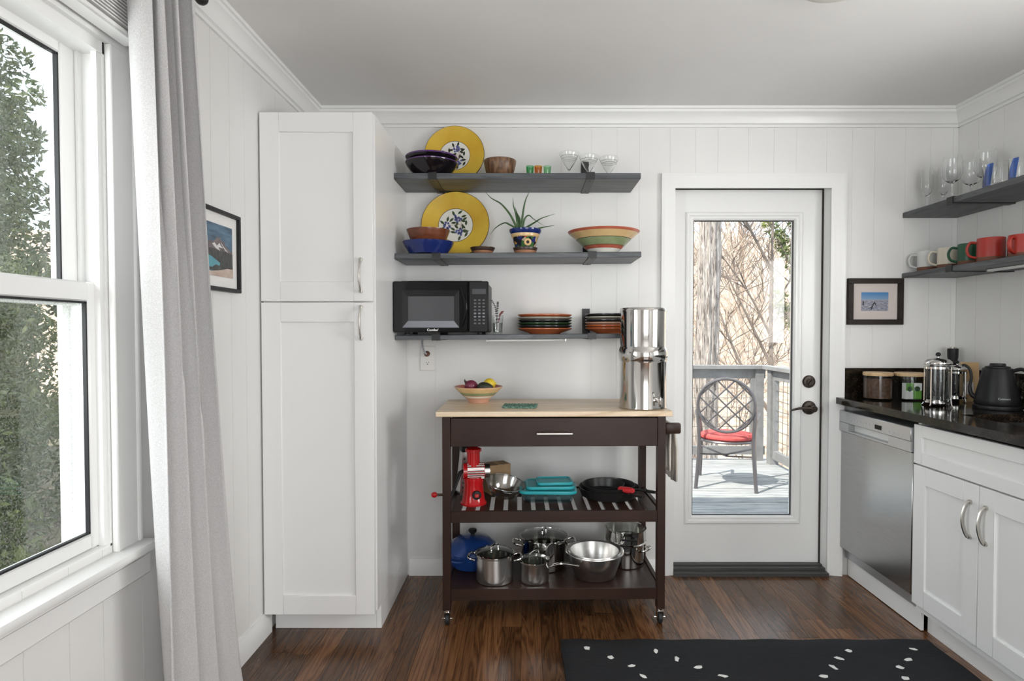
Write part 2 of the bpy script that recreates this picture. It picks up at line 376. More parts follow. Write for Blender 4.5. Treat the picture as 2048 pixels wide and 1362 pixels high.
# ------------------------------------------------------------------ geometry helpers
class MB:
    """collects shapes in one bmesh; build() links them as one mesh object"""
    def __init__(self):
        self.bm = bmesh.new()

    def face(self, vs, mi=0):
        try:
            f = self.bm.faces.new(vs)
            f.material_index = mi
            return f
        except ValueError:
            return None

    def box(self, x0, x1, y0, y1, z0, z1, mi=0, bev=0.0, seg=1):
        if bev > 0:
            t = bmesh.new()
            r = bmesh.ops.create_cube(t, size=1)
            for v in t.verts:
                v.co = Vector(((x0 + x1) / 2 + v.co.x * (x1 - x0), (y0 + y1) / 2 + v.co.y * (y1 - y0), (z0 + z1) / 2 + v.co.z * (z1 - z0)))
            bmesh.ops.bevel(t, geom=list(t.edges), offset=bev, segments=seg, affect='EDGES', profile=0.5)
            mp = {v: self.bm.verts.new(v.co) for v in t.verts}
            for f in t.faces: self.face([mp[v] for v in f.verts], mi)
            t.free()
            return self
        v = [self.bm.verts.new((x, y, z)) for x in (x0, x1) for y in (y0, y1) for z in (z0, z1)]
        for q in ((0, 1, 3, 2), (4, 6, 7, 5), (0, 4, 5, 1), (2, 3, 7, 6), (0, 2, 6, 4), (1, 5, 7, 3)):
            self.face([v[i] for i in q], mi)
        return self

    def ring(self, pts):
        return [self.bm.verts.new(p) for p in pts]

    def bridge(self, a, b, mi=0, closed=True):
        n = len(a)
        for i in range(n if closed else n - 1):
            j = (i + 1) % n
            self.face([a[i], a[j], b[j], b[i]], mi)

    def cyl(self, p0, p1, r0, r1=None, n=20, mi=0, cap=True):
        return self.tube([p0, p1], [r0, r0 if r1 is None else r1], n, mi, cap=cap)

    def tube(self, pts, r, n=8, mi=0, closed=False, cap=True, flat=1.0, up=None):
        pts = [Vector(p) for p in pts]
        rs = r if isinstance(r, (list, tuple)) else [r] * len(pts)
        rings = []
        N = len(pts)
        prev = None
        for i, p in enumerate(pts):
            if closed: t = pts[(i + 1) % N] - pts[i - 1]
            elif i == 0: t = pts[1] - pts[0]
            elif i == N - 1: t = pts[-1] - pts[-2]
            else: t = pts[i + 1] - pts[i - 1]
            if t.length < 1e-9: t = Vector((0, 0, 1))
            t.normalize()
            if prev is None:
                ref = Vector(up) if up else (Vector((0, 0, 1)) if abs(t.z) < 0.9 else Vector((1, 0, 0)))
            else: ref = prev
            a = t.cross(ref)
            if a.length < 1e-6: a = t.cross(Vector((1, 0.3, 0.1)))
            a.normalize()
            b = a.cross(t); b.normalize()
            prev = b
            rr = max(rs[i], 1e-5)
            rings.append(self.ring([p + a * rr * math.cos(2 * math.pi * k / n) + b * rr * flat * math.sin(2 * math.pi * k / n) for k in range(n)]))
        for i in range(N - 1): self.bridge(rings[i], rings[i + 1], mi)
        if closed: self.bridge(rings[-1], rings[0], mi)
        elif cap:
            self.face(rings[0], mi); self.face(rings[-1], mi)
        return self

    def lathe(self, prof, n=32, mi=0, c=(0, 0, 0), sx=1.0, sy=1.0, closed=False):
        """prof: (radius, z) pairs; mi an index or one index for each segment"""
        c = Vector(c)
        rings = []
        for (r, z) in prof:
            if r < 1e-6: rings.append([self.bm.verts.new(c + Vector((0, 0, z)))])
            else: rings.append(self.ring([c + Vector((r * sx * math.cos(2 * math.pi * k / n), r * sy * math.sin(2 * math.pi * k / n), z)) for k in range(n)]))
        L = len(prof)
        for i in range(L if closed else L - 1):
            a, b = rings[i], rings[(i + 1) % L]
            m = mi[i] if isinstance(mi, (list, tuple)) else mi
            if len(a) == 1 and len(b) == 1: continue
            if len(a) == 1:
                for k in range(n): self.face([a[0], b[k], b[(k + 1) % n]], m)
            elif len(b) == 1:
                for k in range(n): self.face([a[k], a[(k + 1) % n], b[0]], m)
            else: self.bridge(a, b, m)
        return self

    def prism(self, poly, axis, a0, a1, mi=0):
        """poly: 2D points; axis x: (y,z) / y: (x,z) / z: (x,y)"""
        def mk(p, a):
            return {'x': (a, p[0], p[1]), 'y': (p[0], a, p[1]), 'z': (p[0], p[1], a)}[axis]
        A = self.ring([mk(p, a0) for p in poly]); B = self.ring([mk(p, a1) for p in poly])
        self.bridge(A, B, mi); self.face(A, mi); self.face(B, mi)
        return self

    def blob(self, c, rx, ry, rz, n=20, m=12, mi=0, fn=None):
        prof = []
        c = Vector(c)
        rings = []
        for i in range(m + 1):
            th = math.pi * i / m
            z = -math.cos(th); r = math.sin(th)
            k = fn(z) if fn else 1.0
            if i in (0, m): rings.append([self.bm.verts.new(c + Vector((0, 0, z * rz)))])
            else: rings.append(self.ring([c + Vector((r * k * rx * math.cos(2 * math.pi * q / n), r * k * ry * math.sin(2 * math.pi * q / n), z * rz)) for q in range(n)]))
        for i in range(m):
            a, b = rings[i], rings[i + 1]
            if len(a) == 1:
                for k in range(n): self.face([a[0], b[k], b[(k + 1) % n]], mi)
            elif len(b) == 1:
                for k in range(n): self.face([a[k], a[(k + 1) % n], b[0]], mi)
            else: self.bridge(a, b, mi)
        return self

    def xform(self, mat, start=0):
        self.bm.verts.ensure_lookup_table()
        for v in list(self.bm.verts)[start:]: v.co = mat @ v.co
        return self

    def build(self, name, mats, parent=None, ang=38, loc=None, rot=None, recalc=True):
        if recalc: bmesh.ops.recalc_face_normals(self.bm, faces=self.bm.faces)
        me = bpy.data.meshes.new(name)
        self.bm.to_mesh(me); self.bm.free()
        for m in (mats if isinstance(mats, (list, tuple)) else [mats]): me.materials.append(M[m] if isinstance(m, str) else m)
        me.polygons.foreach_set('use_smooth', [True] * len(me.polygons))
        me.set_sharp_from_angle(angle=R(ang))
        o = bpy.data.objects.new(name, me)
        col.objects.link(o)
        if parent is not None: o.parent = parent
        if loc is not None: o.location = loc
        if rot is not None: o.rotation_euler = rot
        return o

def tag(o, label, cat, group=None, kind=None):
    o['label'] = label
    o['category'] = cat
    if group: o['group'] = group
    if kind: o['kind'] = kind
    return o

def thing(name, label, cat, loc=(0, 0, 0), rotz=0.0, group=None, kind=None, rot=None):
    o = bpy.data.objects.new(name, None)
    o.empty_display_size = 0.05
    col.objects.link(o)
    o.location = loc
    o.rotation_euler = rot if rot else (0, 0, rotz)
    return tag(o, label, cat, group, kind)

def copy_tree(o, parent=None):
    c = o.copy(); col.objects.link(c); c.parent = parent
    for ch in list(o.children): copy_tree(ch, c)
    return c

def bez(pts, n=16):
    """smooth curve through points (Catmull-Rom)"""
    P = [Vector(p) for p in pts]
    P = [P[0] * 2 - P[1]] + P + [P[-1] * 2 - P[-2]]
    out = []
    for i in range(1, len(P) - 2):
        for k in range(n):
            t = k / n
            a, b, c, d = P[i - 1], P[i], P[i + 1], P[i + 2]
            out.append(0.5 * ((2 * b) + (c - a) * t + (2 * a - 5 * b + 4 * c - d) * t * t + (3 * b - a - 3 * c + d) * t ** 3))
    out.append(P[-2])
    return out

def text_mesh(name, body, size, mat, parent, loc, rot, depth=0.0006, bold=False):
    cu = bpy.data.curves.new(name, 'FONT')
    cu.body = body; cu.size = size; cu.extrude = depth
    cu.align_x = 'CENTER'; cu.align_y = 'CENTER'
    if bold: cu.offset = size * 0.02
    t = bpy.data.objects.new(name + '_tmp', cu)
    col.objects.link(t)
    bpy.context.view_layer.update()
    me = bpy.data.meshes.new_from_object(t.evaluated_get(bpy.context.evaluated_depsgraph_get()))
    bpy.data.objects.remove(t)
    me.name = name
    me.materials.clear(); me.materials.append(M[mat])
    o = bpy.data.objects.new(name, me)
    col.objects.link(o)
    o.parent = parent; o.location = loc; o.rotation_euler = rot
    return o

_unit = None
def unit_box(name, parent, x0, x1, y0, y1, z0, z1, mat):
    """a piece that shares one mesh per material"""
    key = 'unit_' + mat
    me = bpy.data.meshes.get(key)
    if me is None:
        b = MB(); b.box(-.5, .5, -.5, .5, -.5, .5)
        bmesh.ops.recalc_face_normals(b.bm, faces=b.bm.faces)
        me = bpy.data.meshes.new(key); b.bm.to_mesh(me); b.bm.free()
        me.materials.append(M[mat])
    o = bpy.data.objects.new(name, me)
    col.objects.link(o); o.parent = parent
    o.location = ((x0 + x1) / 2, (y0 + y1) / 2, (z0 + z1) / 2)
    o.scale = (x1 - x0, y1 - y0, z1 - z0)
    return o

# ------------------------------------------------------------------ the room shell
XL, XR, W, REAR, H = -1.105, 2.232, 3.13, -2.0, 2.425
def struct(o, label, cat='structure'):
    return tag(o, label, cat, kind='structure')

# floor: dark bed with one object for each board
fl = MB().box(XL - .12, XR + .12, REAR - .1, W + .1, -0.06, -0.012).build('floor', 'subfloor')
struct(fl, 'dark stained oak strip floor running towards the back wall', 'floor')
x = XL
rng = random.Random(3)
while x < XR - 0.01:
    x1 = min(x + 0.083, XR)
    y = REAR - rng.uniform(0, 0.9)
    while y < W - 0.005:
        y1 = y + rng.uniform(0.55, 1.6)
        if W - y1 < 0.18: y1 = W
        a, b = max(y, REAR), min(y1, W)
        if b > a: unit_box('plank', fl, x + .0006, x1 - .0006, a + .0007, b - .0007, -0.012, rng.uniform(-.0004, 0.0), 'floor')
        y = y1
    x = x1

def cut_boxes(mb, axis, p0, p1, a0, a1, z0, z1, openings, mi=0):
    """wall backing with rectangular openings (a0,a1,z0,z1)"""
    cuts = sorted({a0, a1, *[o[0] for o in openings], *[o[1] for o in openings]})
    for u, v in zip(cuts, cuts[1:]):
        zs = [(z0, z1)]
        for o in openings:
            if u >= o[0] - 1e-6 and v <= o[1] + 1e-6:
                zs = [(z0, o[2]), (o[3], z1)]
        for a, b in zs:
            if b - a < 1e-4: continue
            if axis == 'x': mb.box(u, v, p0, p1, a, b, mi)
            else: mb.box(p0, p1, u, v, a, b, mi)

def panel_boards(wall, axis, front, back, a0, a1, z0, z1, openings, start):
    g = []
    k = start
    while k < a1:
        for d in (0, .132, .248):
            if a0 + .02 < k + d < a1 - .02: g.append(k + d)
        k += .406
    edges = [a0] + sorted(g) + [a1]
    for u, v in zip(edges, edges[1:]):
        cuts = sorted({u, v, *[e for o in openings for e in o[:2] if u < e < v]})
        for p, q in zip(cuts, cuts[1:]):
            zs = [(z0, z1)]
            for o in openings:
                if p >= o[0] - 1e-6 and q <= o[1] + 1e-6: zs = [(z0, o[2]), (o[3], z1)]
            for a, b in zs:
                if b - a < .005 or q - p < .004: continue
                lo = p + (.0008 if p == u else 0); hi = q - (.0008 if q == v else 0)
                if axis == 'x': unit_box('board', wall, lo, hi, min(front, back), max(front, back), a, b, 'wall')
                else: unit_box('board', wall, min(front, back), max(front, back), lo, hi, a, b, 'wall')

door_op = [(0.755, 1.583, 0.0, 2.045)]
mb = MB(); cut_boxes(mb, 'x', W + .0015, W + .15, XL - .13, XR + .13, -.06, H + .1, door_op)
wb = struct(mb.build('wall_back', 'wall'), 'white grooved panel wall behind the shelves and door', 'wall')
panel_boards(wb, 'x', W, W + .004, XL, XR, 0, H, door_op, -0.48 - .406 * 2)

win_op = [(0.45, 1.583, 0.71, 2.03)]
mb = MB(); cut_boxes(mb, 'y', XL - .13, XL - .0015, REAR - .12, W + .0025, -.06, H + .1, win_op)
wlft = struct(mb.build('wall_left', 'wall'), 'white grooved panel wall with the window and mountain picture', 'wall')
panel_boards(wlft, 'y', XL, XL - .004, REAR, W, 0, H, win_op, REAR + .05)

swin_op = [(0.70, 1.80, 1.12, 2.0)]
mb = MB(); cut_boxes(mb, 'y', XR + .0015, XR + .13, REAR - .12, W + .0025, -.06, H + .1, swin_op)
wr = struct(mb.build('wall_right', 'wall'), 'white grooved panel wall above the granite counter', 'wall')
panel_boards(wr, 'y', XR, XR + .004, REAR, W, 0, H, swin_op, REAR + .12)

rear_op = [(0.0, 1.9, 0.2, 2.28)]
mb = MB(); cut_boxes(mb, 'x', REAR - .12, REAR, XL - .13, XR + .13, -.06, H + .1, rear_op)
struct(mb.build('wall_rear', 'wall'), 'white wall behind the viewer with an opening added for the fill light', 'wall')

struct(MB().box(XL - .13, XR + .13, REAR - .12, W + .15, H, H + .1).build('ceiling', 'ceiling'), 'plain off-white ceiling with crown moulding around it', 'ceiling')

# roof over the room with eaves
struct(MB().box(XL - .93, XR + 3.0, REAR - .6, W + .42, H + .22, H + .40).build('roof', 'siding'), 'house roof slab with overhanging eaves', 'roof')  # left eave widened, out of view, to keep sun off the window

# crown moulding: stepped profile, one run for each wall
prof = [(0.0, 0.0), (0.0, -0.092), (0.010, -0.092), (0.012, -0.080), (0.022, -0.076), (0.030, -0.050), (0.044, -0.030), (0.050, -0.026), (0.052, -0.014), (0.060, -0.012), (0.062, 0.0)]
struct(MB().prism([(W - d, H + z) for d, z in prof], 'x', XL, XR).build('trim_1', 'trim', ang=25), 'white crown moulding along the top of the back wall', 'trim')
struct(MB().prism([(XL + d, H + z) for d, z in prof], 'y', REAR, W).build('trim_2', 'trim', ang=25), 'white crown moulding along the window wall', 'trim')
struct(MB().prism([(XR - d, H + z) for d, z in prof], 'y', REAR, W).build('trim_3', 'trim', ang=25), 'white crown moulding above the mug shelves wall', 'trim')

def bb(h=.088, t=.016): return [(0, 0), (t, 0), (t, h * .72), (t * .6, h * .86), (t * .45, h), (0, h)]
struct(MB().prism([(W - d, z) for d, z in bb()], 'x', -0.62, 0.69).build('baseboard_back', 'trim'), 'white baseboard behind the kitchen cart', 'baseboard')
struct(MB().prism([(XL + d, z) for d, z in bb(.10)], 'y', REAR, 2.53).build('baseboard_left', 'trim'), 'white baseboard below the window wall', 'baseboard')

# ------------------------------------------------------------------ back door
d = thing('door_1', 'white exterior door with one tall glass pane and dark lever handle', 'door', (0.765, 3.213, 0), kind='structure')
DX = 0.765; DY = 3.213
def dx(v): return v - DX
gx0, gx1, gz0, gz1 = dx(.885), dx(1.425), .285, 1.874
mb = MB()
mb.box(0, gx0, 0, .045, .034, 2.033); mb.box(gx1, .806, 0, .045, .034, 2.033)
mb.box(gx0, gx1, 0, .045, .034, gz0); mb.box(gx0, gx1, 0, .045, gz1, 2.033)
mb.build('slab', 'trim', d)
mb = MB()
mp = [(-.040, 0), (-.040, -.008), (-.034, -.012), (-.024, -.012), (-.016, -.006), (-.006, -.006), (0.0, 0.002), (0.004, .02)]
def frame_sweep(mb, x0, x1, z0, z1, prof, mi=0):
    """rectangular frame around (x0..x1, z0..z1) in the xz plane; prof: (inward offset, y)"""
    rings = []
    for o, y in prof:
        rings.append(mb.ring([(x0 + o, y, z0 + o), (x1 - o, y, z0 + o), (x1 - o, y, z1 - o), (x0 + o, y, z1 - o)]))
    for a, b in zip(rings, rings[1:]): mb.bridge(a, b, mi)
frame_sweep(mb, gx0, gx1, gz0, gz1, mp)
mb.build('glazing_moulding', 'trim', d, ang=20)
mb = MB(); frame_sweep(mb, gx0, gx1, gz0, gz1, [(0.003, .010), (.006, .010), (.006, .022), (.003, .022)])
mb.build('pane_gasket', 'dark', d)
MB().box(gx0, gx1, .018, .022, gz0, gz1).build('pane', 'doorpane', d)
# deadbolt
o = MB().lathe([(0, 0), (.034, 0), (.034, .006), (.030, .012), (.018, .014), (.018, .020), (0, .020)], 28).build('deadbolt', 'bronze', d, loc=(dx(1.508), 0, 1.011), rot=(R(90), 0, 0))
MB().box(-.004, .004, -.016, .016, .020, .030, bev=.002).build('thumb_turn', 'bronze', o, rot=(0, 0, R(-40)))
o = MB().lathe([(0, 0), (.037, 0), (.037, .006), (.032, .013), (.015, .016), (.014, .050), (.017, .052), (.017, .066), (.012, .070), (0, .070)], 28).build('lever_handle', 'bronze', d, loc=(dx(1.51), 0, .871), rot=(R(90), 0, 0))
pts = bez([(0, 0, .060), (-.03, .003, .062), (-.07, .004, .060), (-.105, -.004, .056), (-.122, -.010, .054)], 6)
MB().tube(pts, [.010 - .006 * i / (len(pts) - 1) for i in range(len(pts))], 10, flat=.7).build('lever', 'bronze', o)
# jambs, casing, threshold
mb = MB()
mb.box(0.740, 0.765, W - .002, W + .15, 0, 2.037); mb.box(1.573, 1.598, W - .002, W + .15, 0, 2.037); mb.box(.740, 1.598, W - .002, W + .15, 2.037, 2.06)
struct(mb.build('trim_4', 'trim'), 'white door jamb lining around the glass door', 'door frame')
mb = MB()
cp = [(0, .0), (0, -.020), (.010, -.020), (.020, -.016), (.048, -.014), (.060, -.010), (.068, -.010), (.072, 0)]
def casing(mb, xi0, xi1, zt, w=.073):
    pr = [(.0, .0), (.0, -.010), (.008, -.012), (.020, -.013), (.030, -.016), (.052, -.019), (.062, -.022), (w, -.022), (w, 0)]
    L = []; 
    for o, y in pr:
        L.append(mb.ring([(xi0 - o, W + y, 0), (xi0 - o, W + y, zt + o), (xi1 + o, W + y, zt + o), (xi1 + o, W + y, 0)]))
    for a, b in zip(L, L[1:]): mb.bridge(a, b, 0, closed=False)
    mb.bridge(L[-1], L[0], 0, closed=False)
casing(mb, .765, 1.573, 2.022)
struct(mb.build('trim_5', 'trim', ang=20), 'white moulded casing around the glass door', 'door casing')
mb = MB(); mb.box(.765, 1.573, W - .03, W + .16, 0, .018); mb.box(.765, 1.573, W + .01, W + .15, .018, .030); mb.box(.765, 1.573, W + .045, W + .07, .03, .036)
struct(mb.build('trim_6', 'threshold'), 'dark metal threshold under the glass door', 'threshold')
mb = MB(); mb.box(1.5685, 1.573, W + .07, W + .085, .03, 2.034); mb.box(.765, 1.573, W + .07, W + .085, 2.0335, 2.037)  # dark brown strip along the gap between door and jamb
struct(mb.build('trim_7', 'framebrown'), 'dark brown gap strip between door and jamb', 'weather strip')

# ------------------------------------------------------------------ left window
w1 = thing('window_1', 'white double-hung window with raised blind above the sill', 'window', (XL, 0.45, 0), kind='structure')
Y0, Y1 = 0.0, 1.133          # local y of the opening
zb, zt_ = .71, 2.03
mb = MB()  # jamb liner
mb.box(-.13, .0, Y1 - .006, Y1 + .0, zb, zt_); mb.box(-.13, 0, Y0, Y0 + .006, zb, zt_)
mb.box(-.13, 0, Y0, Y1, zt_ - .006, zt_); mb.box(-.13, 0, Y0, Y1, zb, zb + .006)
mb.box(-.02, -.005, Y1 - .022, Y1 - .006, zb, zt_); mb.box(-.062, -.054, Y1 - .022, Y1 - .006, zb, zt_)
mb.box(-.105, -.098, Y1 - .030, Y1 - .006, zb, zt_)
mb.box(-.02, -.005, Y0 + .006, Y0 + .022, zb, zt_)
mb.box(-.118, -.0, Y0, Y1, zt_ - .03, zt_ - .006)
mb.build('jamb', 'trim', w1)
def sash(name, xo, xi, z0, z1, st, top, bot):
    mb = MB()
    y0, y1 = Y0 + .008, Y1 - .008
    mb.box(xo, xi, y0, y0 + st, z0, z1, bev=.004); mb.box(xo, xi, y1 - st, y1, z0, z1, bev=.004)
    mb.box(xo, xi, y0 + st, y1 - st, z1 - top, z1, bev=.004); mb.box(xo, xi, y0 + st, y1 - st, z0, z0 + bot, bev=.004)
    o = mb.build(name, 'trim', w1)
    xm = (xo + xi) / 2
    MB().box(xm - .002, xm + .002, y0 + st, y1 - st, z0 + bot, z1 - top).build('pane', 'pane', o)
    g = MB()
    for (a, b, c, e) in ((y0 + st, y0 + st + .005, z0 + bot, z1 - top), (y1 - st - .005, y1 - st, z0 + bot, z1 - top), (y0 + st, y1 - st, z0 + bot, z0 + bot + .005), (y0 + st, y1 - st, z1 - top - .005, z1 - top)):
        g.box(xm + .003, xi - .004, a, b, c, e)
    g.build('glazing_bead', 'frameblack', o)
    return o
sash('upper_sash', -.098, -.063, 1.345, 2.004, .060, .030, .045)
lo = sash('lower_sash', -.053, -.020, .716, 1.405, .036, .050, .040)
MB().box(-.020, -.010, .45, .62, 1.392, 1.412, bev=.003).build('sash_lock', 'trim', lo)
mb = MB()
mb.box(0, .018, Y1 + .0, Y1 + .010, .69, 2.03, bev=.003); mb.box(0, .014, Y1 + .010, Y1 + .085, .69, 2.03); mb.box(0, .020, Y1 + .085, Y1 + .10, .69, 2.12, bev=.004)
mb.box(0, .014, Y0 - .10, Y0, .69, 2.03)
mb.box(0, .016, Y0 - .10, Y1 + .085, 2.03, 2.12); mb.box(0, .024, Y0 - .10, Y1 + .10, 2.12, 2.14, bev=.004)
mb.build('casing', 'trim', w1)
mb = MB()
mb.box(-.02, .060, Y0 - .12, Y1 + .115, .668, .692, bev=.007, seg=2)
mb.build('sill', 'trim', w1)
mb = MB()
mb.box(0, .030, Y0 - .10, Y1 + .10, .645, .668, bev=.006); mb.box(0, .018, Y0 - .10, Y1 + .135, .585, .645, bev=.004)
mb.build('apron', 'trim', w1)

bl = thing('window_blind', 'white slatted blind drawn up into a stack at the window head', 'blind', (XL + .022, 0.42, 2.045))
MB().box(0, .052, 0, 1.21, .115, .150, bev=.004).build('headrail', 'trim', bl)
MB().box(.002, .050, .005, 1.205, -.005, .012, bev=.004).build('bottom_rail', 'trim', bl)
for i in range(11):
    z = .018 + i * .0088
    unit_box('slat', bl, .002, .050, .005, 1.205, z, z + .0035, 'trim')

# frame added around the unseen rear fill light; window over the sink
w2 = thing('rear_fill_frame', 'white frame added around the fill light behind the viewer', 'window', (0, REAR, 0), kind='structure')
mb = MB()
for x0, x1, z0, z1 in ((0, 1.9, .2, .27), (0, 1.9, 2.21, 2.28), (0, .07, .27, 2.21), (1.83, 1.9, .27, 2.21), (.92, .98, .27, 2.21)):
    mb.box(x0, x1, -.05, 0.0, z0, z1)
mb.build('frame', 'trim', w2)
w3 = thing('window_3', 'white-framed window above the sink counter', 'window', (XR, 0, 0), kind='structure')
mb = MB()
for y0, y1, z0, z1 in ((.7, 1.8, 1.12, 1.18), (.7, 1.8, 1.94, 2.0), (.7, .76, 1.18, 1.94), (1.74, 1.8, 1.18, 1.94), (1.22, 1.28, 1.18, 1.94)):
    mb.box(0.01, .07, y0, y1, z0, z1)
mb.build('frame', 'trim', w3)

# ------------------------------------------------------------------ outdoors: ground, hill, deck
def ground():
    mb = MB()
    nx, ny = 60, 60
    rows = []
    for j in range(ny + 1):
        Y = 3.3 + (j / ny) ** 1.6 * 60
        row = []
        for i in range(nx + 1):
            X = -40 + 90 * i / nx
            h = -2.2 + 11.0 * max(0, min(1, (Y - 10) / 36)) ** 1.15 + .25 * math.sin(X * .5 + Y * .3) + .15 * math.sin(X * 1.3 - Y * .7)
            row.append(mb.bm.verts.new((X, Y, h)))
        rows.append(row)
    for a, b in zip(rows, rows[1:]):
        for i in range(nx): mb.face([a[i], a[i + 1], b[i + 1], b[i]])
    return mb.build('ground', 'litter')
struct(ground(), 'sunlit leaf-covered hillside rising behind the deck', 'hillside')
struct(MB().box(-30, XL - .14, -12, 30, -.75, -.55).build('lawn', 'grass'), 'dark grassy ground outside the window wall', 'ground')

dk = MB().box(-1.2, 2.62, W + .16, 6.5, -.32, -.14).build('deck', 'dark')
struct(dk, 'weathered grey board deck outside the glass door', 'deck')
y = W + .16; i = 0
while y < 6.5:
    unit_box('deck_board', dk, -1.2, 2.62, y + .003, min(y + .137, 6.52), -.135, -.1 - .002 * (i % 3 == 1), 'deck')
    y += .14; i += 1

def railing(name, label, L, loc, rotz, posts):
    t = thing(name, label, 'railing', loc, rotz, 'deck railings')
    unit_box('cap', t, -.06, L + .06, -.07, .07, .985, 1.02, 'rail')
    unit_box('top_rail', t, 0, L, -.02, .02, .88, .985, 'rail')
    unit_box('bottom_rail', t, 0, L, -.02, .02, .06, .15, 'rail')
    for p in posts: unit_box('post', t, p - .045, p + .045, -.045, .045, 0, .985, 'rail')
    for p in posts:
        for s in (-1, 1):
            a, b = sorted((p + s * .045, p + s * .085))
            if a > -.01 and b < L + .01: unit_box('mesh_batten', t, a, b, -.02, .02, .15, .88, 'rail')
    mb = MB()
    n = int(L / .10)
    for k in range(1, n): mb.cyl((k * L / n, 0, .15), (k * L / n, 0, .88), .0035, n=5)
    for k in range(1, 7): mb.cyl((0, .004, .15 + k * .104), (L, .004, .15 + k * .104), .0035, n=5)
    mb.build('wire_grid', 'wire', t)
    return t
railing('deck_railing', 'dark railing with wire grid along the far deck edge', 3.5, (-.95, 6.44, -.1), 0, (.05, 1.3, 2.5, 3.43))
railing('deck_railing', 'sunlit railing with wire grid running from deck corner to the house', 2.95, (2.56, 6.30, -.1), R(-90), (.06, 1.45, 2.85))

# patio chair, back turned to the door
pc = thing('patio_chair', 'metal patio chair with lattice oval back and red cushion on the deck', 'chair', (1.80, 5.40, -.1), R(-20))
def arc_pts(cx, cz, rx, rz, y0, lean, n=40):
    return [(cx + rx * math.cos(2 * math.pi * k / n), y0 - lean * (rz * math.sin(2 * math.pi * k / n) + rz), cz + rz * math.sin(2 * math.pi * k / n)) for k in range(n)]
mb = MB(); mb.tube(arc_pts(0, .74, .235, .235, -.20, .18), .014, 8, closed=True); bk = mb.build('backrest', 'chairmetal', pc)
mb = MB()
for s in (-1, 1):
    for k in range(-3, 4):
        c = k * .105
        pts = []
        for q in range(-20, 21):
            u = q / 20 * .33
            xx = (u + s * c) / math.sqrt(2) * 1.0; zz = (s * u - c) / math.sqrt(2)
            xx, zz = (u * .7071 + c * .7071, s * (u * .7071 - c * .7071))
            if xx * xx + zz * zz < .232 ** 2: pts.append((xx, -.20 - .18 * (zz + .235), .74 + zz))
        if len(pts) > 2: mb.tube([pts[0], pts[-1]], .0075, 6)
mb.build('lattice', 'chairmetal', bk)
mb = MB(); mb.lathe([(0, .40), (.24, .40), (.245, .41), (.24, .42), (0, .42)], 32, sy=.95); mb.build('seat', 'chairmetal', pc)
mb = MB(); mb.lathe([(0, .42), (.22, .42), (.235, .435), (.235, .45), (.215, .468), (0, .472)], 32, sy=.95); tag(mb.build('seat_cushion', 'cushion', loc=(1.80, 5.40, -.0995), rot=(0, 0, R(-20))), 'round red cushion on the metal patio chair', 'cushion')
for sx in (-1, 1):
    MB().tube(bez([(sx * .25, -.24, .0), (sx * .235, -.22, .2), (sx * .225, -.205, .42), (sx * .235, -.215, .60), (sx * .235, -.225, .72)], 6), .016, 8).build('leg', 'chairmetal', pc)
    MB().tube(bez([(sx * .25, .27, .0), (sx * .24, .24, .2), (sx * .235, .20, .42), (sx * .25, .19, .56), (sx * .255, .16, .62)], 6), .016, 8).build('leg', 'chairmetal', pc)
    MB().tube(bez([(sx * .255, .22, .60), (sx * .27, .14, .645), (sx * .265, 0, .64), (sx * .245, -.14, .62), (sx * .235, -.225, .64)], 6), .016, 8, flat=.7).build('armrest', 'chairmetal', pc)
MB().tube([(-.24, -.21, .30), (0, 0, .27), (.24, .22, .30)], .009, 6).build('stretcher', 'chairmetal', pc)
MB().tube([(.24, -.21, .30), (0, 0, .255), (-.24, .22, .30)], .009, 6).build('stretcher', 'chairmetal', pc)

# trees
def branches(mb, p, dirv, length, r, depth, rnd, spread=.55, up=.12, n=5, kids=3, mi=0, minr=.004):
    pts = [Vector(p)]; dv = Vector(dirv).normalized()
    seg = 5
    for i in range(seg):
        dv = (dv + Vector((rnd.uniform(-1, 1), rnd.uniform(-1, 1), rnd.uniform(-1, 1))) * .13 + Vector((0, 0, up * .3))).normalized()
        pts.append(pts[-1] + dv * length / seg)
    mb.tube(pts, [max(minr, r * (1 - .6 * i / seg)) for i in range(seg + 1)], n, mi, cap=False)
    if depth <= 0: return
    for k in range(kids):
        i = rnd.randint(1, seg)
        nd = (dv + Vector((rnd.uniform(-1, 1), rnd.uniform(-1, 1), rnd.uniform(-.4, .8))) * spread * 1.6).normalized()
        branches(mb, pts[i], nd, length * rnd.uniform(.5, .75), max(minr, r * .5), depth - 1, rnd, spread, up, max(3, n - 1), kids, mi, minr)

# big trunk right behind the railing
tr = thing('tree', 'thick furrowed grey trunk standing just behind the deck railing', 'tree', (2.44, 8.0, -2.1))
mb = MB()
rn = random.Random(5)
n = 72; rings = []
ph = [rn.uniform(0, 6.28) for _ in range(40)]
for j in range(90):
    z = j * .085
    rad = .225 - .010 * z + .10 * math.exp(-z * 1.8)
    if z > 0: rad += .018 * math.exp(-((z - 4.35) / .18) ** 2)
    ring = []
    for k in range(n):
        a = 2 * math.pi * k / n
        fur = .010 * math.sin(13 * a + 1.6 * math.sin(z * 2.1 + ph[0]) + .8 * math.sin(z * 5 + 3 * a)) + .007 * math.sin(23 * a + 2.2 * math.sin(z * 3.3 + ph[1])) + .004 * math.sin(z * 21 + 9 * a)
        rr = rad * .74 + fur
        ring.append((rr * math.cos(a) + .012 * z * .6 - .02 * math.sin(z * .8) - .06, rr * math.sin(a), z))
    rings.append(mb.ring(ring))
for a, b in zip(rings, rings[1:]): mb.bridge(a, b)
mb.build('trunk', 'bark', tr, ang=80)
mb = MB()
for k in range(5): branches(mb, (rn.uniform(-.1, .1), 0, 7.0 + .1 * k), (rn.uniform(-1, 1), rn.uniform(-1, 1), .9), 3.0, .09, 3, rn, minr=.008)
mb.build('branches', 'twigdark', tr)

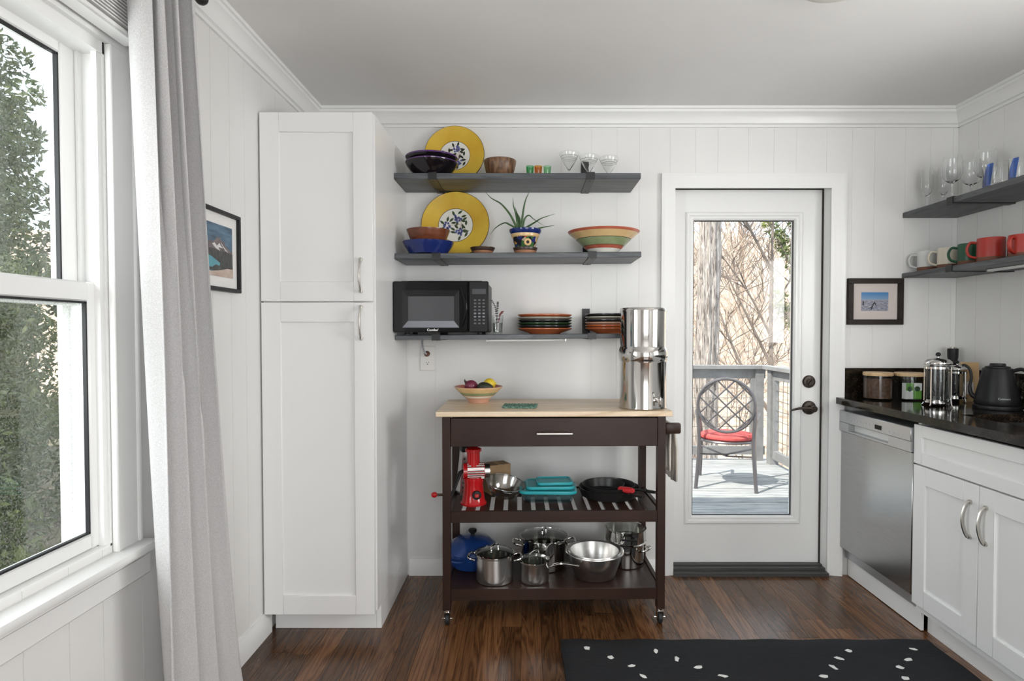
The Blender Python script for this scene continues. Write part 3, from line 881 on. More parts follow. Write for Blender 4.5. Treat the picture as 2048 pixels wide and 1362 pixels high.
def bare_tree(X, Y, Z, hgt, r, seed, label, mat, lean=(0, 0), depth=4, kids=3, group=None, minr=.005):
    t = thing('bare_tree', label, 'tree', (X, Y, Z), group=group)
    rnd = random.Random(seed)
    mb = MB()
    top = Vector((lean[0], lean[1], hgt * .45))
    pts = [Vector((0, 0, -.3)), top * .3 + Vector((.02, 0, 0)), top * .65, top]
    mb.tube(bez(pts, 4), [r * (1.15 - .5 * i / 12) for i in range(13)], 7, cap=False)
    mb.build('trunk', mat, t)
    mb = MB()
    for k in range(6):
        f = rnd.uniform(.25, 1)
        branches(mb, top * f, (rnd.uniform(-1, 1), rnd.uniform(-1, 1), rnd.uniform(.5, 1.3)), hgt * rnd.uniform(.28, .5), r * .55, depth - 1, rnd, kids=kids, minr=minr)
    mb.build('branches', mat, t)
    return t

# forked sapling beyond the corner post
sp = thing('bare_tree', 'slim forked sapling just beyond the railing corner', 'tree', (4.03, 10.0, -1.3))
mb = MB()
mb.tube(bez([(0, 0, -.9), (.02, 0, .6), (.04, 0, 1.9), (.02, 0, 3.0), (.06, 0, 5.6)], 5), [.06 - .0022 * i for i in range(21)], 7); mb.build('trunk', 'twigdark', sp)
mb = MB()
rn = random.Random(11)
for a, b_, c, r_ in (((.03, 0, 1.2), (-.55, 0, 2.2), (-1.05, .1, 3.6), .032), ((.04, 0, 2.0), (-.35, 0, 2.8), (-.75, 0, 3.6), .028), ((.03, 0, 2.5), (-.3, .1, 3.2), (-.8, .1, 3.9), .022), ((0.03, 0, 2.9), (.4, 0, 3.5), (1.0, 0, 3.9), .02), ((.03, 0, 3.6), (-.5, 0, 4.6), (-1.2, 0, 6.0), .026)):
    pts = bez([a, b_, c], 6); mb.tube(pts, [r_ * (1 - .6 * i / 12) for i in range(13)], 6)
    for k in range(6):
        p = pts[rn.randint(3, 12)]
        branches(mb, p, (rn.uniform(-1, 1), rn.uniform(-.6, .6), rn.uniform(.2, 1)), .8, .012, 2, rn, minr=.005)
mb.build('branches', 'twigdark', sp)
spots = [(2.6, 13, .16, 7), (4.6, 14.5, .12, 6.5), (5.6, 13, .08, 5.5), (3.8, 17, .14, 8), (6.4, 18, .16, 8.5), (2.0, 19, .14, 8), (7.6, 21, .16, 9), (5.0, 23, .18, 10), (8.8, 25, .18, 10), (3.4, 27, .2, 11), (6.8, 29, .2, 11), (9.6, 31, .2, 12), (4.4, 12.2, .05, 4), (5.0, 15.8, .05, 4.2), (3.3, 11.5, .04, 3.4)]
def hill_z(X, Y): return -2.2 + 11.0 * max(0, min(1, (Y - 10) / 36)) ** 1.15 + .25 * math.sin(X * .5 + Y * .3) + .15 * math.sin(X * 1.3 - Y * .7)
for i, (X, Y, r, hg) in enumerate(spots):
    bare_tree(X, Y, hill_z(X, Y), hg, r * .32, 100 + i, 'leafless tree in the pale winter woods on the hillside', 'twig' if i % 3 else 'twigdark', (random.uniform(-.6, .6), 0), 4, 4 if Y > 16 else 3, 'winter woods on the hill', minr=.003 + .0002 * Y)

def leaf_cloud(name, mat, parent, boxes, count, size, seed, flatten=1.0):
    """many small leaf blades as one mesh: nobody could count them"""
    rnd = random.Random(seed)
    verts, faces = [], []
    for i in range(count):
        c, rad = boxes[rnd.randrange(len(boxes))]
        while True:
            q = Vector((rnd.uniform(-1, 1), rnd.uniform(-1, 1), rnd.uniform(-1, 1)))
            if .25 < q.length < 1: break
        p = Vector(c) + Vector((q.x * rad[0], q.y * rad[1], q.z * rad[2]))
        a = Vector((rnd.uniform(-1, 1), rnd.uniform(-1, 1), rnd.uniform(-1, .4))).normalized()
        b = a.cross(Vector((rnd.uniform(-1, 1), rnd.uniform(-1, 1), rnd.uniform(-1, 1)))).normalized()
        s = size * rnd.uniform(.6, 1.5)
        k = len(verts)
        verts += [p - a * s, p + b * s * .38, p + a * s, p - b * s * .38]
        faces.append((k, k + 1, k + 2, k + 3))
    me = bpy.data.meshes.new(name); me.from_pydata(verts, [], faces); me.materials.append(M[mat])
    o = bpy.data.objects.new(name, me); col.objects.link(o); o.parent = parent; o['kind'] = 'stuff'
    return o

# evergreen bough tree reaching in from the side, seen through the door
ev = thing('evergreen_tree', 'sunlit evergreen with drooping yellow-green boughs beyond the railing', 'tree', (7.0, 12.6, -1.6))
MB().tube([(0, 0, -.5), (0, 0, 3), (.05, 0, 8)], [.14, .11, .03], 8).build('trunk', 'twigdark', ev)
bx = []
for dx_, dz_ in ((0, 0), (.42, .15), (.75, -.5), (.15, -1.5), (.55, 1.0)):
    P_ = bez([(0, 0, 2.2 + dz_), (-.75 + dx_ * .5, -.1, 3.1 + dz_), (-1.46 + dx_, -.15, 4.13 + dz_), (-2.05 + dx_, -.2, 5.15 + dz_)], 6)
    MB().tube(P_, [.05 - .0022 * i for i in range(len(P_))], 6).build('bough', 'twigdark', ev)
    for q in P_[9:]: bx.append((tuple(q + Vector((.06, 0, -.03))), (.19, .22, .13)))
leaf_cloud('foliage', 'pine', ev, bx, 4200, .050, 4)

# evergreen hedge trees outside the left window
hd = [(-5.4, 4.6, 1.15, 4.3), (-6.8, 6.4, 1.25, 6.2), (-4.9, 2.6, 1.2, 3.9), (-7.9, 8.2, 1.4, 6.6), (-3.7, -.7, 1.3, 6.8), (-5.0, -2.6, 1.3, 6.8), (-9.4, 10.6, 1.5, 6.2), (-6.4, -4.6, 1.4, 6.8)]  # nearest one, out of view, added to keep sun out of the window
for i, (X, Y, r, hg) in enumerate(hd):
    t = thing('hedge_evergreen', 'dense green evergreen shading the ground outside the window', 'tree', (X, Y, -.55), group='evergreens outside the window')
    MB().tube([(0, 0, 0), (.05, 0, hg * .5), (0, 0, hg * .95)], [.13, .09, .03], 7).build('trunk', 'twigdark', t)
    bx = []
    rnd = random.Random(40 + i)
    for k in range(44):
        f = (k + .5) / 44
        rr = r * (1.0 - .62 * f ** 1.5)
        a = k * 2.4
        d_ = rr * rnd.uniform(.25, .78)
        bx.append(((d_ * math.cos(a), d_ * math.sin(a), .1 + f * hg), (.44, .44, .34)))
    leaf_cloud('foliage', 'hedge', t, bx, 18000 if i in (0, 1, 2, 3) else 8000, .055 if i in (0, 1, 2, 3) else .075, 60 + i)
for i, (X, Y, r, hg) in enumerate([(-3.5, 3.2, .95, 2.3), (-4.3, 4.3, 1.0, 2.5), (-3.3, 1.9, .85, 2.1), (-5.4, 5.9, 1.2, 2.8), (-2.9, 2.6, .5, 1.5)]):
    t = thing('shrub', ['broad dark green shrub outside the lower window pane', 'rounded dark green shrub before the evergreens', 'low leafy shrub close to the window wall', 'wide shrub at the foot of the evergreens', 'small leafy shrub nearest the window wall'][i], 'shrub', (X, Y, -.55))
    MB().tube([(0, 0, 0), (.03, 0, hg * .7)], [.05, .02], 6).build('stem', 'twigdark', t)
    rnd = random.Random(90 + i); bx = []
    for k in range(16):
        a = k * 2.4; f = (k + .5) / 16
        d_ = r * rnd.uniform(.1, .7) * (1 - .5 * f)
        bx.append(((d_ * math.cos(a), d_ * math.sin(a), .25 + f * (hg - .4)), (.42, .42, .36)))
    leaf_cloud('foliage', 'hedge', t, bx, 15000, .030, 160 + i)

# ------------------------------------------------------------------ curtain at the left window
ct = thing('curtain', 'pale grey linen curtain hanging in soft folds beside the window', 'curtain', (-.985, 1.70, 0))
mb = MB()
NU, NV = 130, 40
rows = []
for j in range(NV + 1):
    v = j / NV
    z = .02 + v * 2.24
    a = 1.60 + (1.512 - 1.60) * v ** .8; b = 2.05 + (1.735 - 2.05) * v ** .62
    row = []
    for i in range(NU + 1):
        u = i / NU
        uu = u + .018 * math.sin(6.3 * u + 2.2 * v)
        y = a + (b - a) * uu
        amp = .030 + .010 * v
        w_ = math.sin(2 * math.pi * (3.3 * u + .12 * math.sin(2.5 * v + 3 * u)) + .6)
        xx = amp * (w_ * .9 + .16 * math.sin(2 * math.pi * 6.1 * u + 1.7 + 1.1 * v)) * (1 - .25 * u * (1 - v))
        y += .018 * math.cos(2 * math.pi * 3.3 * u + .6) * (.4 + v)
        row.append(mb.bm.verts.new((xx, y - 1.70, z)))
    rows.append(row)
for r0, r1 in zip(rows, rows[1:]):
    for i in range(NU): mb.face([r0[i], r0[i + 1], r1[i + 1], r1[i]])
o = mb.build('cloth', 'curtain', ct, ang=80)
md = o.modifiers.new('thickness', 'SOLIDIFY'); md.thickness = .003
rd = thing('curtain_rod', 'black curtain rod mounted above the window', 'curtain rod', (-1.0, 1.10, 2.30))
MB().cyl((0, -.85, 0), (0, .75, 0), .010, n=12).build('rod', 'black', rd)
MB().blob((0, .765, 0), .02, .02, .02).build('finial', 'black', rd)
for yy in (-.5, .74): MB().box(-.105, .012, yy - .006, yy + .006, -.012, .012).build('bracket', 'black', rd)

# ------------------------------------------------------------------ pantry cabinet
def shaker(name, w, h, parent, loc, mat='cab', st=.080, th=.020):
    """door leaf, front face at y=0 looking to -y; a frame with a recessed panel"""
    mb = MB()
    mb.box(0, st, 0, th, 0, h, bev=.0015); mb.box(w - st, w, 0, th, 0, h, bev=.0015)
    mb.box(st, w - st, 0, th, 0, st, bev=.0015); mb.box(st, w - st, 0, th, h - st, h, bev=.0015)
    o = mb.build(name, mat, parent, loc=loc)
    MB().box(st, w - st, .009, th - .002, st, h - st).build('panel', mat, o)
    return o
def pull(parent, x, z, L=.13, mat='nickel'):
    h = L / 2
    pts = bez([(0, 0, -h), (0, -.012, -h + .004), (0, -.024, -h * .55), (0, -.030, 0), (0, -.024, h * .55), (0, -.012, h - .004), (0, 0, h)], 5)
    mb = MB(); mb.tube(pts, .0075, 8, flat=.62, up=(1, 0, 0))
    for s in (-1, 1): mb.cyl((0, .001, s * h), (0, -.008, s * h), .0085, n=12)
    return mb.build('handle', mat, parent, loc=(x, 0, z))
pn = thing('pantry_cabinet', 'tall white two-door shaker pantry cabinet in the corner', 'cabinet', (-1.098, 2.475, 0))
PW, PH = .468, 2.176
mb = MB(); mb.box(0, PW, .022, .648, .105, PH - .002, bev=.0015)
mb.box(PW - .02, PW, .085, .648, 0, .1055)
mb.build('body', 'cab', pn)
MB().box(.012, PW - .021, .085, .10, 0, .105).build('toe_kick', 'cab', pn)
for nm, z0, z1, hz in (('door', 1.404, PH, 1.51), ('door', .098, 1.398, 1.315)):
    dr = shaker(nm, PW - .006, z1 - z0, pn, (.0, 0, z0))
    pull(dr, PW - .055, hz - z0)

# mountain picture on the window wall
pm = thing('framed_picture', 'mountain lake painting in a thin charcoal frame beside the curtain', 'picture', (XL, 2.283, 1.423), R(90))
# local: x along the wall away from the corner is -x ; front face looks to -y (into the room)
FW, FH = .40, .288
def frame(t, w, h, fw, depth, fm, matm, inset):
    mb = MB()
    mb.box(-w, 0, -depth, -.001, 0, fw, bev=.0015); mb.box(-w, 0, -depth, -.001, h - fw, h, bev=.0015)
    mb.box(-w, -w + fw, -depth, -.001, fw, h - fw, bev=.0015); mb.box(-fw, 0, -depth, -.001, fw, h - fw, bev=.0015)
    mb.build('frame', fm, t)
    MB().box(-w + fw, -fw, -.008, -.002, fw, h - fw).build('mat_board', matm, t)
frame(pm, FW, FH, .014, .020, 'frameblack', 'matwhite', .05)
M['pskyd'] = mottled('painted_sky', (0.045, 0.075, 0.12), (0.13, 0.24, 0.34), 0.5, 9, stretch=(1, 1, 6))
M['prock'] = mottled('painted_rock', (0.10, 0.085, 0.09), (0.22, 0.18, 0.18), 0.5, 40)
M['psnow'] = plain('painted_snow', (0.68, 0.66, 0.66), .5)
M['pforest'] = mottled('painted_forest', (0.03, 0.032, 0.032), (0.085, 0.085, 0.085), 0.5, 60, stretch=(2, 1, 1))
M['plake'] = mottled('painted_lake', (0.07, 0.27, 0.34), (0.14, 0.38, 0.44), 0.5, 12)
M['pshore'] = mottled('painted_shore', (0.42, 0.30, 0.22), (0.62, 0.52, 0.47), 0.5, 25)
mb = MB()
def poly(pts, mi, k): mb.face([mb.bm.verts.new((-.347 + x * .30, -.0085 - k * .0003, .052 + z * .184)) for x, z in pts], mi)
poly([(0, 0), (1, 0), (1, 1), (0, 1)], 0, 0)
poly([(0, .3), (1, .3), (1, .52), (.88, .57), (.78, .70), (.74, .685), (.70, .76), (.67, .73), (.64, .76), (.60, .69), (.54, .64), (.48, .66), (.38, .57), (.2, .6), (0, .5)], 1, 1)
poly([(.52, .60), (.58, .63), (.63, .58), (.69, .645), (.72, .60), (.78, .56), (.72, .56), (.66, .555), (.70, .50), (.60, .53)], 2, 2)
poly([(.71, .66), (.745, .64), (.80, .58), (.90, .49), (.82, .53)], 2, 2)
poly([(0, .1), (1, .1), (1, .48), (.85, .50), (.7, .49), (.5, .52), (.3, .46), (0, .5)], 3, 3)
poly([(0, .12), (.70, .17), (.74, .24), (.62, .30), (.5, .36), (.3, .40), (0, .42)], 4, 4)
poly([(.5, .10), (1, .08), (1, .24), (.86, .26), (.82, .30), (.80, .24), (.76, .29), (.74, .23), (.70, .28), (.68, .2), (.6, .22), (.52, .16)], 3, 5)
poly([(0, 0), (1, 0), (1, .18), (.85, .17), (.7, .12), (.5, .08), (.2, .1), (0, .06)], 5, 6)
mb.build('print', ['pskyd', 'prock', 'psnow', 'pforest', 'plake', 'pshore'], pm, recalc=False)

# beach picture right of the door
pb = thing('framed_picture', 'small beach photograph in a wide dark frame between door and shelves', 'picture', (1.948, W, 1.315), 0)
frame(pb, .287, .240, .027, .022, 'framebrown', 'matrose', .05)
MB().box(-.214, -.074, -.0092, -.0082, .072, .168).build('print', 'surfphoto', pb)
mb = MB()
def fig(pts): mb.face([mb.bm.verts.new((-.214 + x * .14, -.0096, .072 + z * .096)) for x, z in pts])
fig([(.40, .28), (.44, .30), (.48, .40), (.52, .48), (.49, .50), (.45, .42), (.41, .38)])
fig([(.40, .28), (.36, .12), (.33, .05), (.36, .04), (.41, .16), (.44, .27)])
fig([(.42, .27), (.36, .20), (.26, .14), (.27, .11), (.38, .16), (.44, .24)])
fig([(.47, .41), (.55, .25), (.57, .27), (.51, .44)])
fig([(.05, .30), (.08, .28), (.10, .48), (.07, .55), (.04, .46)])
mb.build('figure_print', 'dark', pb, recalc=False)['kind'] = 'stuff'

# outlet and cord
ol = thing('wall_outlet', 'white duplex outlet plate below the microwave shelf', 'outlet', (-.521, W, 1.14))
MB().box(-.039, .039, -.006, -.0005, -.064, .064, bev=.003).build('plate', 'outlet', ol)
for zz in (.024, -.024):
    s_ = MB().lathe([(0, 0), (.017, 0), (.0165, .003), (0, .003)], 24).build('socket', 'outlet', ol, loc=(0, -.006, zz), rot=(R(90), 0, 0))
    mb = MB()
    for sx_ in (-.006, .006): mb.box(sx_ - .0012, sx_ + .0012, -.001, .006, .0028, .0036)
    mb.cyl((0, -.007, .0028), (0, -.007, .0036), .0028, n=10)
    mb.build('slots', 'dark', s_)['kind'] = 'stuff'
pc_ = thing('power_cord', 'grey appliance cord plugged into the upper outlet socket', 'cord', (-.521, W - .0095, 1.164))
MB().lathe([(0, 0), (.014, 0), (.015, .012), (.010, .028), (.006, .032), (0, .032)], 16).build('plug', 'mugbase', pc_, rot=(R(90), 0, 0))
MB().tube(bez([(0, -.030, 0), (-.004, -.045, .006), (-.016, -.040, .035), (-.022, -.020, .065), (-.018, -.016, .0715)], 8), .0045, 8).build('cable', 'greyletter', pc_)

# ------------------------------------------------------------------ wall shelves
def bracket(parent, x, depth, th, up=.13, w=.040):
    """flat steel: wall leg, strap under the board, hook over the front edge"""
    mb = MB(); t = .004
    mb.box(x - w / 2, x + w / 2, -t - .0005, -.0005, -th - t, up)
    mb.box(x - w / 2, x + w / 2, -depth - t, -t, -th - t, -th)
    mb.box(x - w / 2, x + w / 2, -depth - t, -depth, -th, t)
    mb.box(x - w / 2, x + w / 2, -depth, -depth + .022, 0.0002, t)
    b = mb.build('bracket', 'black', parent)
    for yy in (-depth + .03, -.05): MB().cyl((x, yy, -th - t - .0015), (x, yy, -th - t + .001), .004, n=10).build('screw', 'bronze', b)
SD = .285
def zS1(x): return 2.026
def zS2(x): return 1.648 + .0077 * (x + .64)
def zS3(x): return 1.261 + .0077 * (x + .64)
def shelf(zl, slope, label, L, th, bxs):
    s = thing('wall_shelf', label, 'shelf', (-.628, W - .0005, zl + slope * .012), group='grey shelves above the cart', rot=(0, -math.atan(slope), 0))
    MB().box(0, L, -SD, -.0045, -th, 0, bev=.002).build('board', 'slate', s)
    for b in bxs: bracket(s, b + .628, SD, th)
    return s
shelf(2.026, 0, 'highest grey wood shelf on black brackets, holding bowls and cocktail glasses', 1.162, .028, (-.448, .297))
shelf(1.648, .0077, 'middle grey wood shelf on black brackets, holding the aloe and striped bowl', 1.166, .026, (-.432, .307))
s3 = shelf(1.261, .0077, 'lowest grey wood shelf on black brackets, under the microwave', 1.185, .022, (-.434, .305))
lb = thing('light_bar', 'slim white light bar fixed under the microwave shelf', 'light', (-.007, 2.90, zS3(-.007) - .0235), rot=(0, -math.atan(.0077), 0))
MB().box(-.185, .185, -.012, .012, -.010, 0, bev=.002).build('diffuser', 'led', lb)
for sx_ in (-.19, .188): MB().box(sx_, sx_ + .004, -.013, .013, -.011, 0).build('end_cap', 'nickel', lb)

# ------------------------------------------------------------------ crockery makers
def dish(name, label, cat, loc, prof, mats, mi, group=None, n=40, rotz=0, kw=None):
    mb = MB(); mb.lathe(prof, n, mi)
    o = mb.build(name, mats, loc=loc)
    o.rotation_euler = (0, 0, rotz)
    return tag(o, label, cat, group)
def plate_prof(R_, h, t=.005, foot=.56):
    return [(0, .002), (foot * R_ * .9, .002), (foot * R_ * .92, 0), (foot * R_, 0), (foot * R_ * 1.04, .004), (R_ * .93, h * .80), (R_, h), (R_, h + t * .6), (R_ * .98, h + t), (R_ * .9, h * .80 + t), (foot * R_, .004 + t), (0, .003 + t)]

def yellow_plate(loc, R_, label, leafm, seed, tilt=12, dark=0):
    t = thing('decorative_plate', label, 'plate', loc, rot=(R(90 - tilt), 0, 0), group='yellow berry plates')
    mb = MB()
    pr = [(0, 0), (R_ * .55, 0), (R_ * .60, .004), (R_ * .93, .017), (R_, .021), (R_ * 1.0, .024), (R_ * .985, .0255), (R_ * .93, .0225), (R_ * .62, .0105), (R_ * .515, .0072), (R_ * .50, .0070), (0, .0065)]
    mb.lathe(pr, 56, [3, 3, 3, 3, 1, 1, 0, 0, 0, 1, 2])
    mb.build('disc', ['yellow', 'darkline', 'whiteglaze', 'yellow'], t)
    rnd = random.Random(seed)
    rr = R_ * .48
    lf, br, st = MB(), MB(), MB()
    z = .0076
    def leaf(x, y, a, L):
        c, s = math.cos(a), math.sin(a)
        pts = [(-1, 0), (-.4, .34), (.2, .38), (1, 0), (.2, -.38), (-.4, -.34)]
        lf.face([lf.bm.verts.new((x + (px * c - py * s) * L, y + (px * s + py * c) * L, z)) for px, py in pts])
    def berry(x, y, r_):
        br.face([br.bm.verts.new((x + r_ * math.cos(k * .785), y + r_ * math.sin(k * .785), z + .0003)) for k in range(8)])
    for cx_, cy_ in ((.12, .45), (-.48, -.02), (.25, -.45)):
        for i in range(13):
            a = rnd.uniform(0, 6.28); d_ = math.sqrt(rnd.random()) * .23
            berry(rr * (cx_ + d_ * math.cos(a)), rr * (cy_ + d_ * math.sin(a)), rr * .075)
        for i in range(6):
            a = i * 1.05 + rnd.uniform(-.3, .3) + .3
            q = (cx_ + .40 * math.cos(a), cy_ + .40 * math.sin(a))
            if q[0] ** 2 + q[1] ** 2 < .80: leaf(rr * q[0], rr * q[1], a + rnd.uniform(-.5, .5), rr * .19)
    for i in range(5):
        leaf(rr * (.55 + .1 * math.sin(i * 2)), rr * (.4 - .25 * i), .6 + i * .9, rr * .19)
    st.tube([(rr * .1, rr * .5, z), (rr * .36, rr * .1, z), (rr * .2, -rr * .45, z)], .0009, 5)
    st.tube([(rr * .3, rr * .05, z), (-rr * .1, rr * .02, z), (-rr * .45, -rr * .05, z)], .0009, 5)
    lf.build('leaf_print', leafm, t, recalc=False)['kind'] = 'stuff'; br.build('berry_print', 'berryprint', t, recalc=False)['kind'] = 'stuff'; st.build('stem_print', 'stemprint', t)['kind'] = 'stuff'
    return t
Rp = .153
yellow_plate((-.372, 3.101, 2.026 + Rp * math.cos(R(9)) + .002), Rp, 'yellow rimmed plate with dark leaves leaning on the highest shelf', 'leafprintdark', 1, 9)
Rp = .174
yellow_plate((-.368, 3.095, zS2(-.37) + Rp * math.cos(R(10)) + .002), Rp, 'large yellow plate with green leaves leaning behind the blue bowl', 'leafprint', 2, 10)

# highest shelf
Z = zS1(0)
dish('serving_bowl', 'glossy black shallow bowl under the purple plate', 'bowl', (-.462, 2.912, Z), [(0, .003), (.05, .003), (.055, 0), (.07, 0), (.098, .022), (.118, .046), (.125, .060), (.1255, .064), (.121, .064), (.112, .048), (.09, .026), (.065, .010), (0, .010)], ['blackglaze', 'purple'], [0, 0, 0, 0, 0, 0, 1, 1, 1, 0, 0, 0])
dish('dinner_plate', 'purple glazed plate resting on the black bowl', 'plate', (-.462, 2.912, Z + .0505), [(0, .003), (.06, .003), (.063, 0), (.072, 0), (.112, .017), (.124, .034), (.126, .038), (.124, .041), (.110, .026), (.07, .008), (0, .007)], ['purple', 'blackglaze'], [1, 1, 1, 1, 1, 0, 0, 0, 0, 0])
dish('wooden_bowl', 'small turned wooden bowl beside the yellow plate', 'bowl', (-.1345, 2.95, Z), [(0, .002), (.05, .002), (.055, 0), (.062, .006), (.076, .060), (.080, .082), (.079, .085), (.074, .085), (.068, .060), (.052, .014), (0, .010)], ['walnut'], 0)
for x_, m_, lab in ((.012, 'greenglass', 'green shot glass beside the amber one'), (.052, 'amberglass', 'amber shot glass between two green ones'), (.096, 'palegreenglass', 'pale green shot glass nearest the cocktail glasses')):
    dish('shot_glass', lab, 'glass', (x_, 2.93, Z), [(0, 0), (.0145, 0), (.0155, .004), (.0195, .054), (.0182, .054), (.0142, .010), (0, .008)], [m_], 0, 'shot glasses', 24)
mg = [(0, 0), (.028, 0), (.028, .002), (.006, .005), (.0035, .010), (.0035, .026), (.006, .030), (.026, .060), (.046, .100), (.047, .110), (.0455, .110), (.0445, .100), (.0245, .061), (.005, .033), (0, .032)]
rimm = [0] * 9 + [1, 0, 0, 0, 0]
for x_, y_, lab in ((.2, 2.905, 'cone cocktail glass standing nearest the shot glasses'), (.300, 2.955, 'cone cocktail glass in front of the black bracket'), (.402, 2.985, 'cone cocktail glass at the end beyond the bracket')):
    g = dish('cocktail_glass', lab, 'glass', (x_, y_, Z), mg, ['crystal', 'darkline'], rimm, 'cone cocktail glasses', 36)
    for zz in (.082, .092):
        MB().tube([(.0245 * 0 + (zz * .50 - .004) * math.cos(k * .2618), (zz * .50 - .004) * math.sin(k * .2618), zz) for k in range(24)], .0007, 5, closed=True).build('rim_line', 'darkline', g)

# middle shelf
def Z2(x): return zS2(x) + .0008
dish('shallow_bowl', 'cobalt blue glazed bowl under the reddish wooden bowl', 'bowl', (-.478, 2.905, Z2(-.478)), [(0, .003), (.07, .003), (.075, 0), (.088, 0), (.112, .034), (.122, .054), (.123, .058), (.118, .058), (.106, .042), (.085, .034), (0, .034)], ['cobalt'], 0)
mb = MB(); mb.lathe([(0, .001), (.064, 0), (.070, .002), (.092, .050), (.103, .078), (.1035, .082), (.099, .082), (.088, .052), (.064, .008), (0, .007)], 44, [0] * 9)
tag(mb.build('wooden_bowl', 'redwood', loc=(-.478, 2.905, Z2(-.478) + .0345)), 'reddish wooden bowl stacked in the cobalt bowl', 'bowl')
dish('clay_dish', 'small empty clay dish with burnt rim beside the aloe pot', 'dish', (-.219, 2.94, Z2(-.219)), [(0, .001), (.040, 0), (.043, .002), (.052, .018), (.060, .032), (.0605, .036), (.056, .036), (.047, .016), (0, .008)], ['terracotta', 'burntrim'], [0, 0, 0, 1, 1, 1, 1, 1])
sc_ = dish('plant_saucer', 'clay saucer with burnt rim under the painted flower pot', 'saucer', (-.011, 2.94, Z2(-.011)), [(0, .001), (.046, 0), (.050, .002), (.055, .018), (.0605, .030), (.060, .033), (.056, .032), (.047, .010), (0, .008)], ['terracotta', 'burntrim'], [0, 0, 0, 1, 1, 1, 1, 0])
al = thing('potted_aloe', 'aloe plant in a painted flower pot with blue rim', 'potted plant', (-.011, 2.94, Z2(-.011) + .0106))
mb = MB(); mb.lathe([(0, 0), (.042, 0), (.046, .006), (.063, .072), (.0675, .076), (.0695, .088), (.072, .090), (.0775, .100), (.0785, .110), (.072, .113), (.066, .108), (.062, .095), (0, .095)], 40, [0, 0, 0, 1, 1, 2, 2, 2, 2, 2, 2, 3])
mb.build('pot', ['talavera', 'stripesand', 'cobalt', 'soil'], al)
MB().tube([(.012 + .0125 * math.cos(k * .3927), -.0605 - .004 + .0035 * math.sin(k * .3927) * 0 - .004, .042 + .0125 * math.sin(k * .3927)) for k in range(16)], .0055, 8, closed=True).build('ring_ornament', 'stripesand', al)
MB().lathe([(0, 0), (.010, 0), (.008, .004), (0, .005)], 16).build('ring_center', 'dark', al, loc=(.012, -.0585, .042), rot=(R(90), 0, 0))
def pxl(px, py, dy): return ((px - 1055) / 407 + .011, dy, 1.781 + (458 - py) * .00246 - (Z2(-.011) + .0106))
for pts_, r_ in (([(1034, 456), (1020, 430), (1003, 410), (984, 399), (971, 386)], .0085), ([(1036, 456), (1032, 430), (1027, 412), (1026, 397)], .007), ([(1039, 456), (1036, 435), (1030, 413)], .008), ([(1043, 456), (1046, 428), (1051, 402), (1062, 378)], .0095), ([(1046, 455), (1050, 438), (1058, 432), (1068, 440), (1087, 452)], .007), ([(1052, 456), (1068, 446), (1084, 436), (1110, 427)], .0075), ([(1056, 457), (1075, 458), (1092, 455), (1109, 453)], .007), ([(1034, 458), (1020, 450), (1009, 446), (992, 455), (980, 469)], .0075), ([(1042, 456), (1040, 440), (1035, 428)], .008)):
    k = len(pts_)
    dyv = random.uniform(-.03, .03)
    P_ = bez([pxl(a, b, dyv * i / k) for i, (a, b) in enumerate(pts_)], 6)
    n_ = len(P_) - 1
    MB().tube(P_, [r_ * (1 - (i / n_) ** 1.6) + .0008 for i in range(n_ + 1)], 8, flat=.6).build('leaf', 'aloe', al)
sbp = [(0, .003), (.05, .003), (.055, 0), (.065, 0), (.070, .012), (.083, .023), (.098, .037), (.0995, .0385), (.132, .070), (.134, .072), (.152, .088), (.166, .099), (.1735, .106), (.1755, .110), (.171, .111), (.145, .088), (.10, .046), (.06, .012), (0, .010)]
dish('striped_bowl', 'wide striped bowl with red, sand and green bands', 'bowl', (.373, 2.955, Z2(.373)), sbp, ['whiteglaze', 'stripered', 'stripesand', 'stripegreen', 'darkline'], [0, 0, 0, 0, 0, 1, 4, 3, 4, 2, 2, 1, 1, 1, 2, 3, 2, 2], n=56)

# lowest shelf
mw = thing('microwave', 'black countertop microwave with large window on the lowest shelf', 'microwave', (-.628, 2.80, zS3(-.62) + .0045))
def box_part(nm, a, m, par=None, bev=.0): return MB().box(*a, bev=bev).build(nm, m, par or mw)
for fx in (.05, .40):
    for fy in (.08, .29): MB().cyl((fx, fy, -.0005), (fx, fy, .012), .012, n=14).build('foot', 'rubber', mw)
box_part('body', (.004, .442, .022, .325, .011, .246), 'blackplastic', bev=.006)
box_part('top_plate', (.035, .415, .030, .320, .246, .252), 'blackplastic', bev=.002)
dr = box_part('door', (0, .350, 0, .022, .010, .248), 'blackgloss', bev=.006)
mb = MB(); frame_sweep(mb, .044, .310, .032, .206, [(0, -.0006), (.027, .0125), (.027, .016)])
MB().box(.040, .314, -.0012, -.0002, .028, .210).build('bezel', 'blackgloss', dr)
mb.bm.free()
mb = MB(); mb.box(.071, .286, -.0032, -.0012, .063, .178, bev=.001); wn = mb.build('window', 'screen', dr)
mb = MB()
for q in ([(.044, .032), (.310, .032), (.286, .063), (.071, .063)],): mb.face([mb.bm.verts.new((a, -.0034 if i > 1 else -.0016, b)) for i, (a, b) in enumerate(q)])
mb.build('lower_bevel', 'keylight', dr)
mb = MB()
for q in ([(.310, .032), (.310, .206), (.286, .178), (.286, .063)], [(.044, .206), (.310, .206), (.286, .178), (.071, .178)], [(.044, .032), (.071, .063), (.071, .178), (.044, .206)]):
    mb.face([mb.bm.verts.new((a, -.0016 if (a in (.310, .044)) else -.0034, b)) for a, b in q])
mb.build('window_bevel', 'mwbevel', dr)
mb = MB(); mb.tube(bez([(.318, -.002, .215), (.334, -.010, .16), (.338, -.012, .12), (.334, -.010, .08), (.318, -.002, .035)], 6), .007, 8); mb.build('door_handle', 'blackgloss', dr)
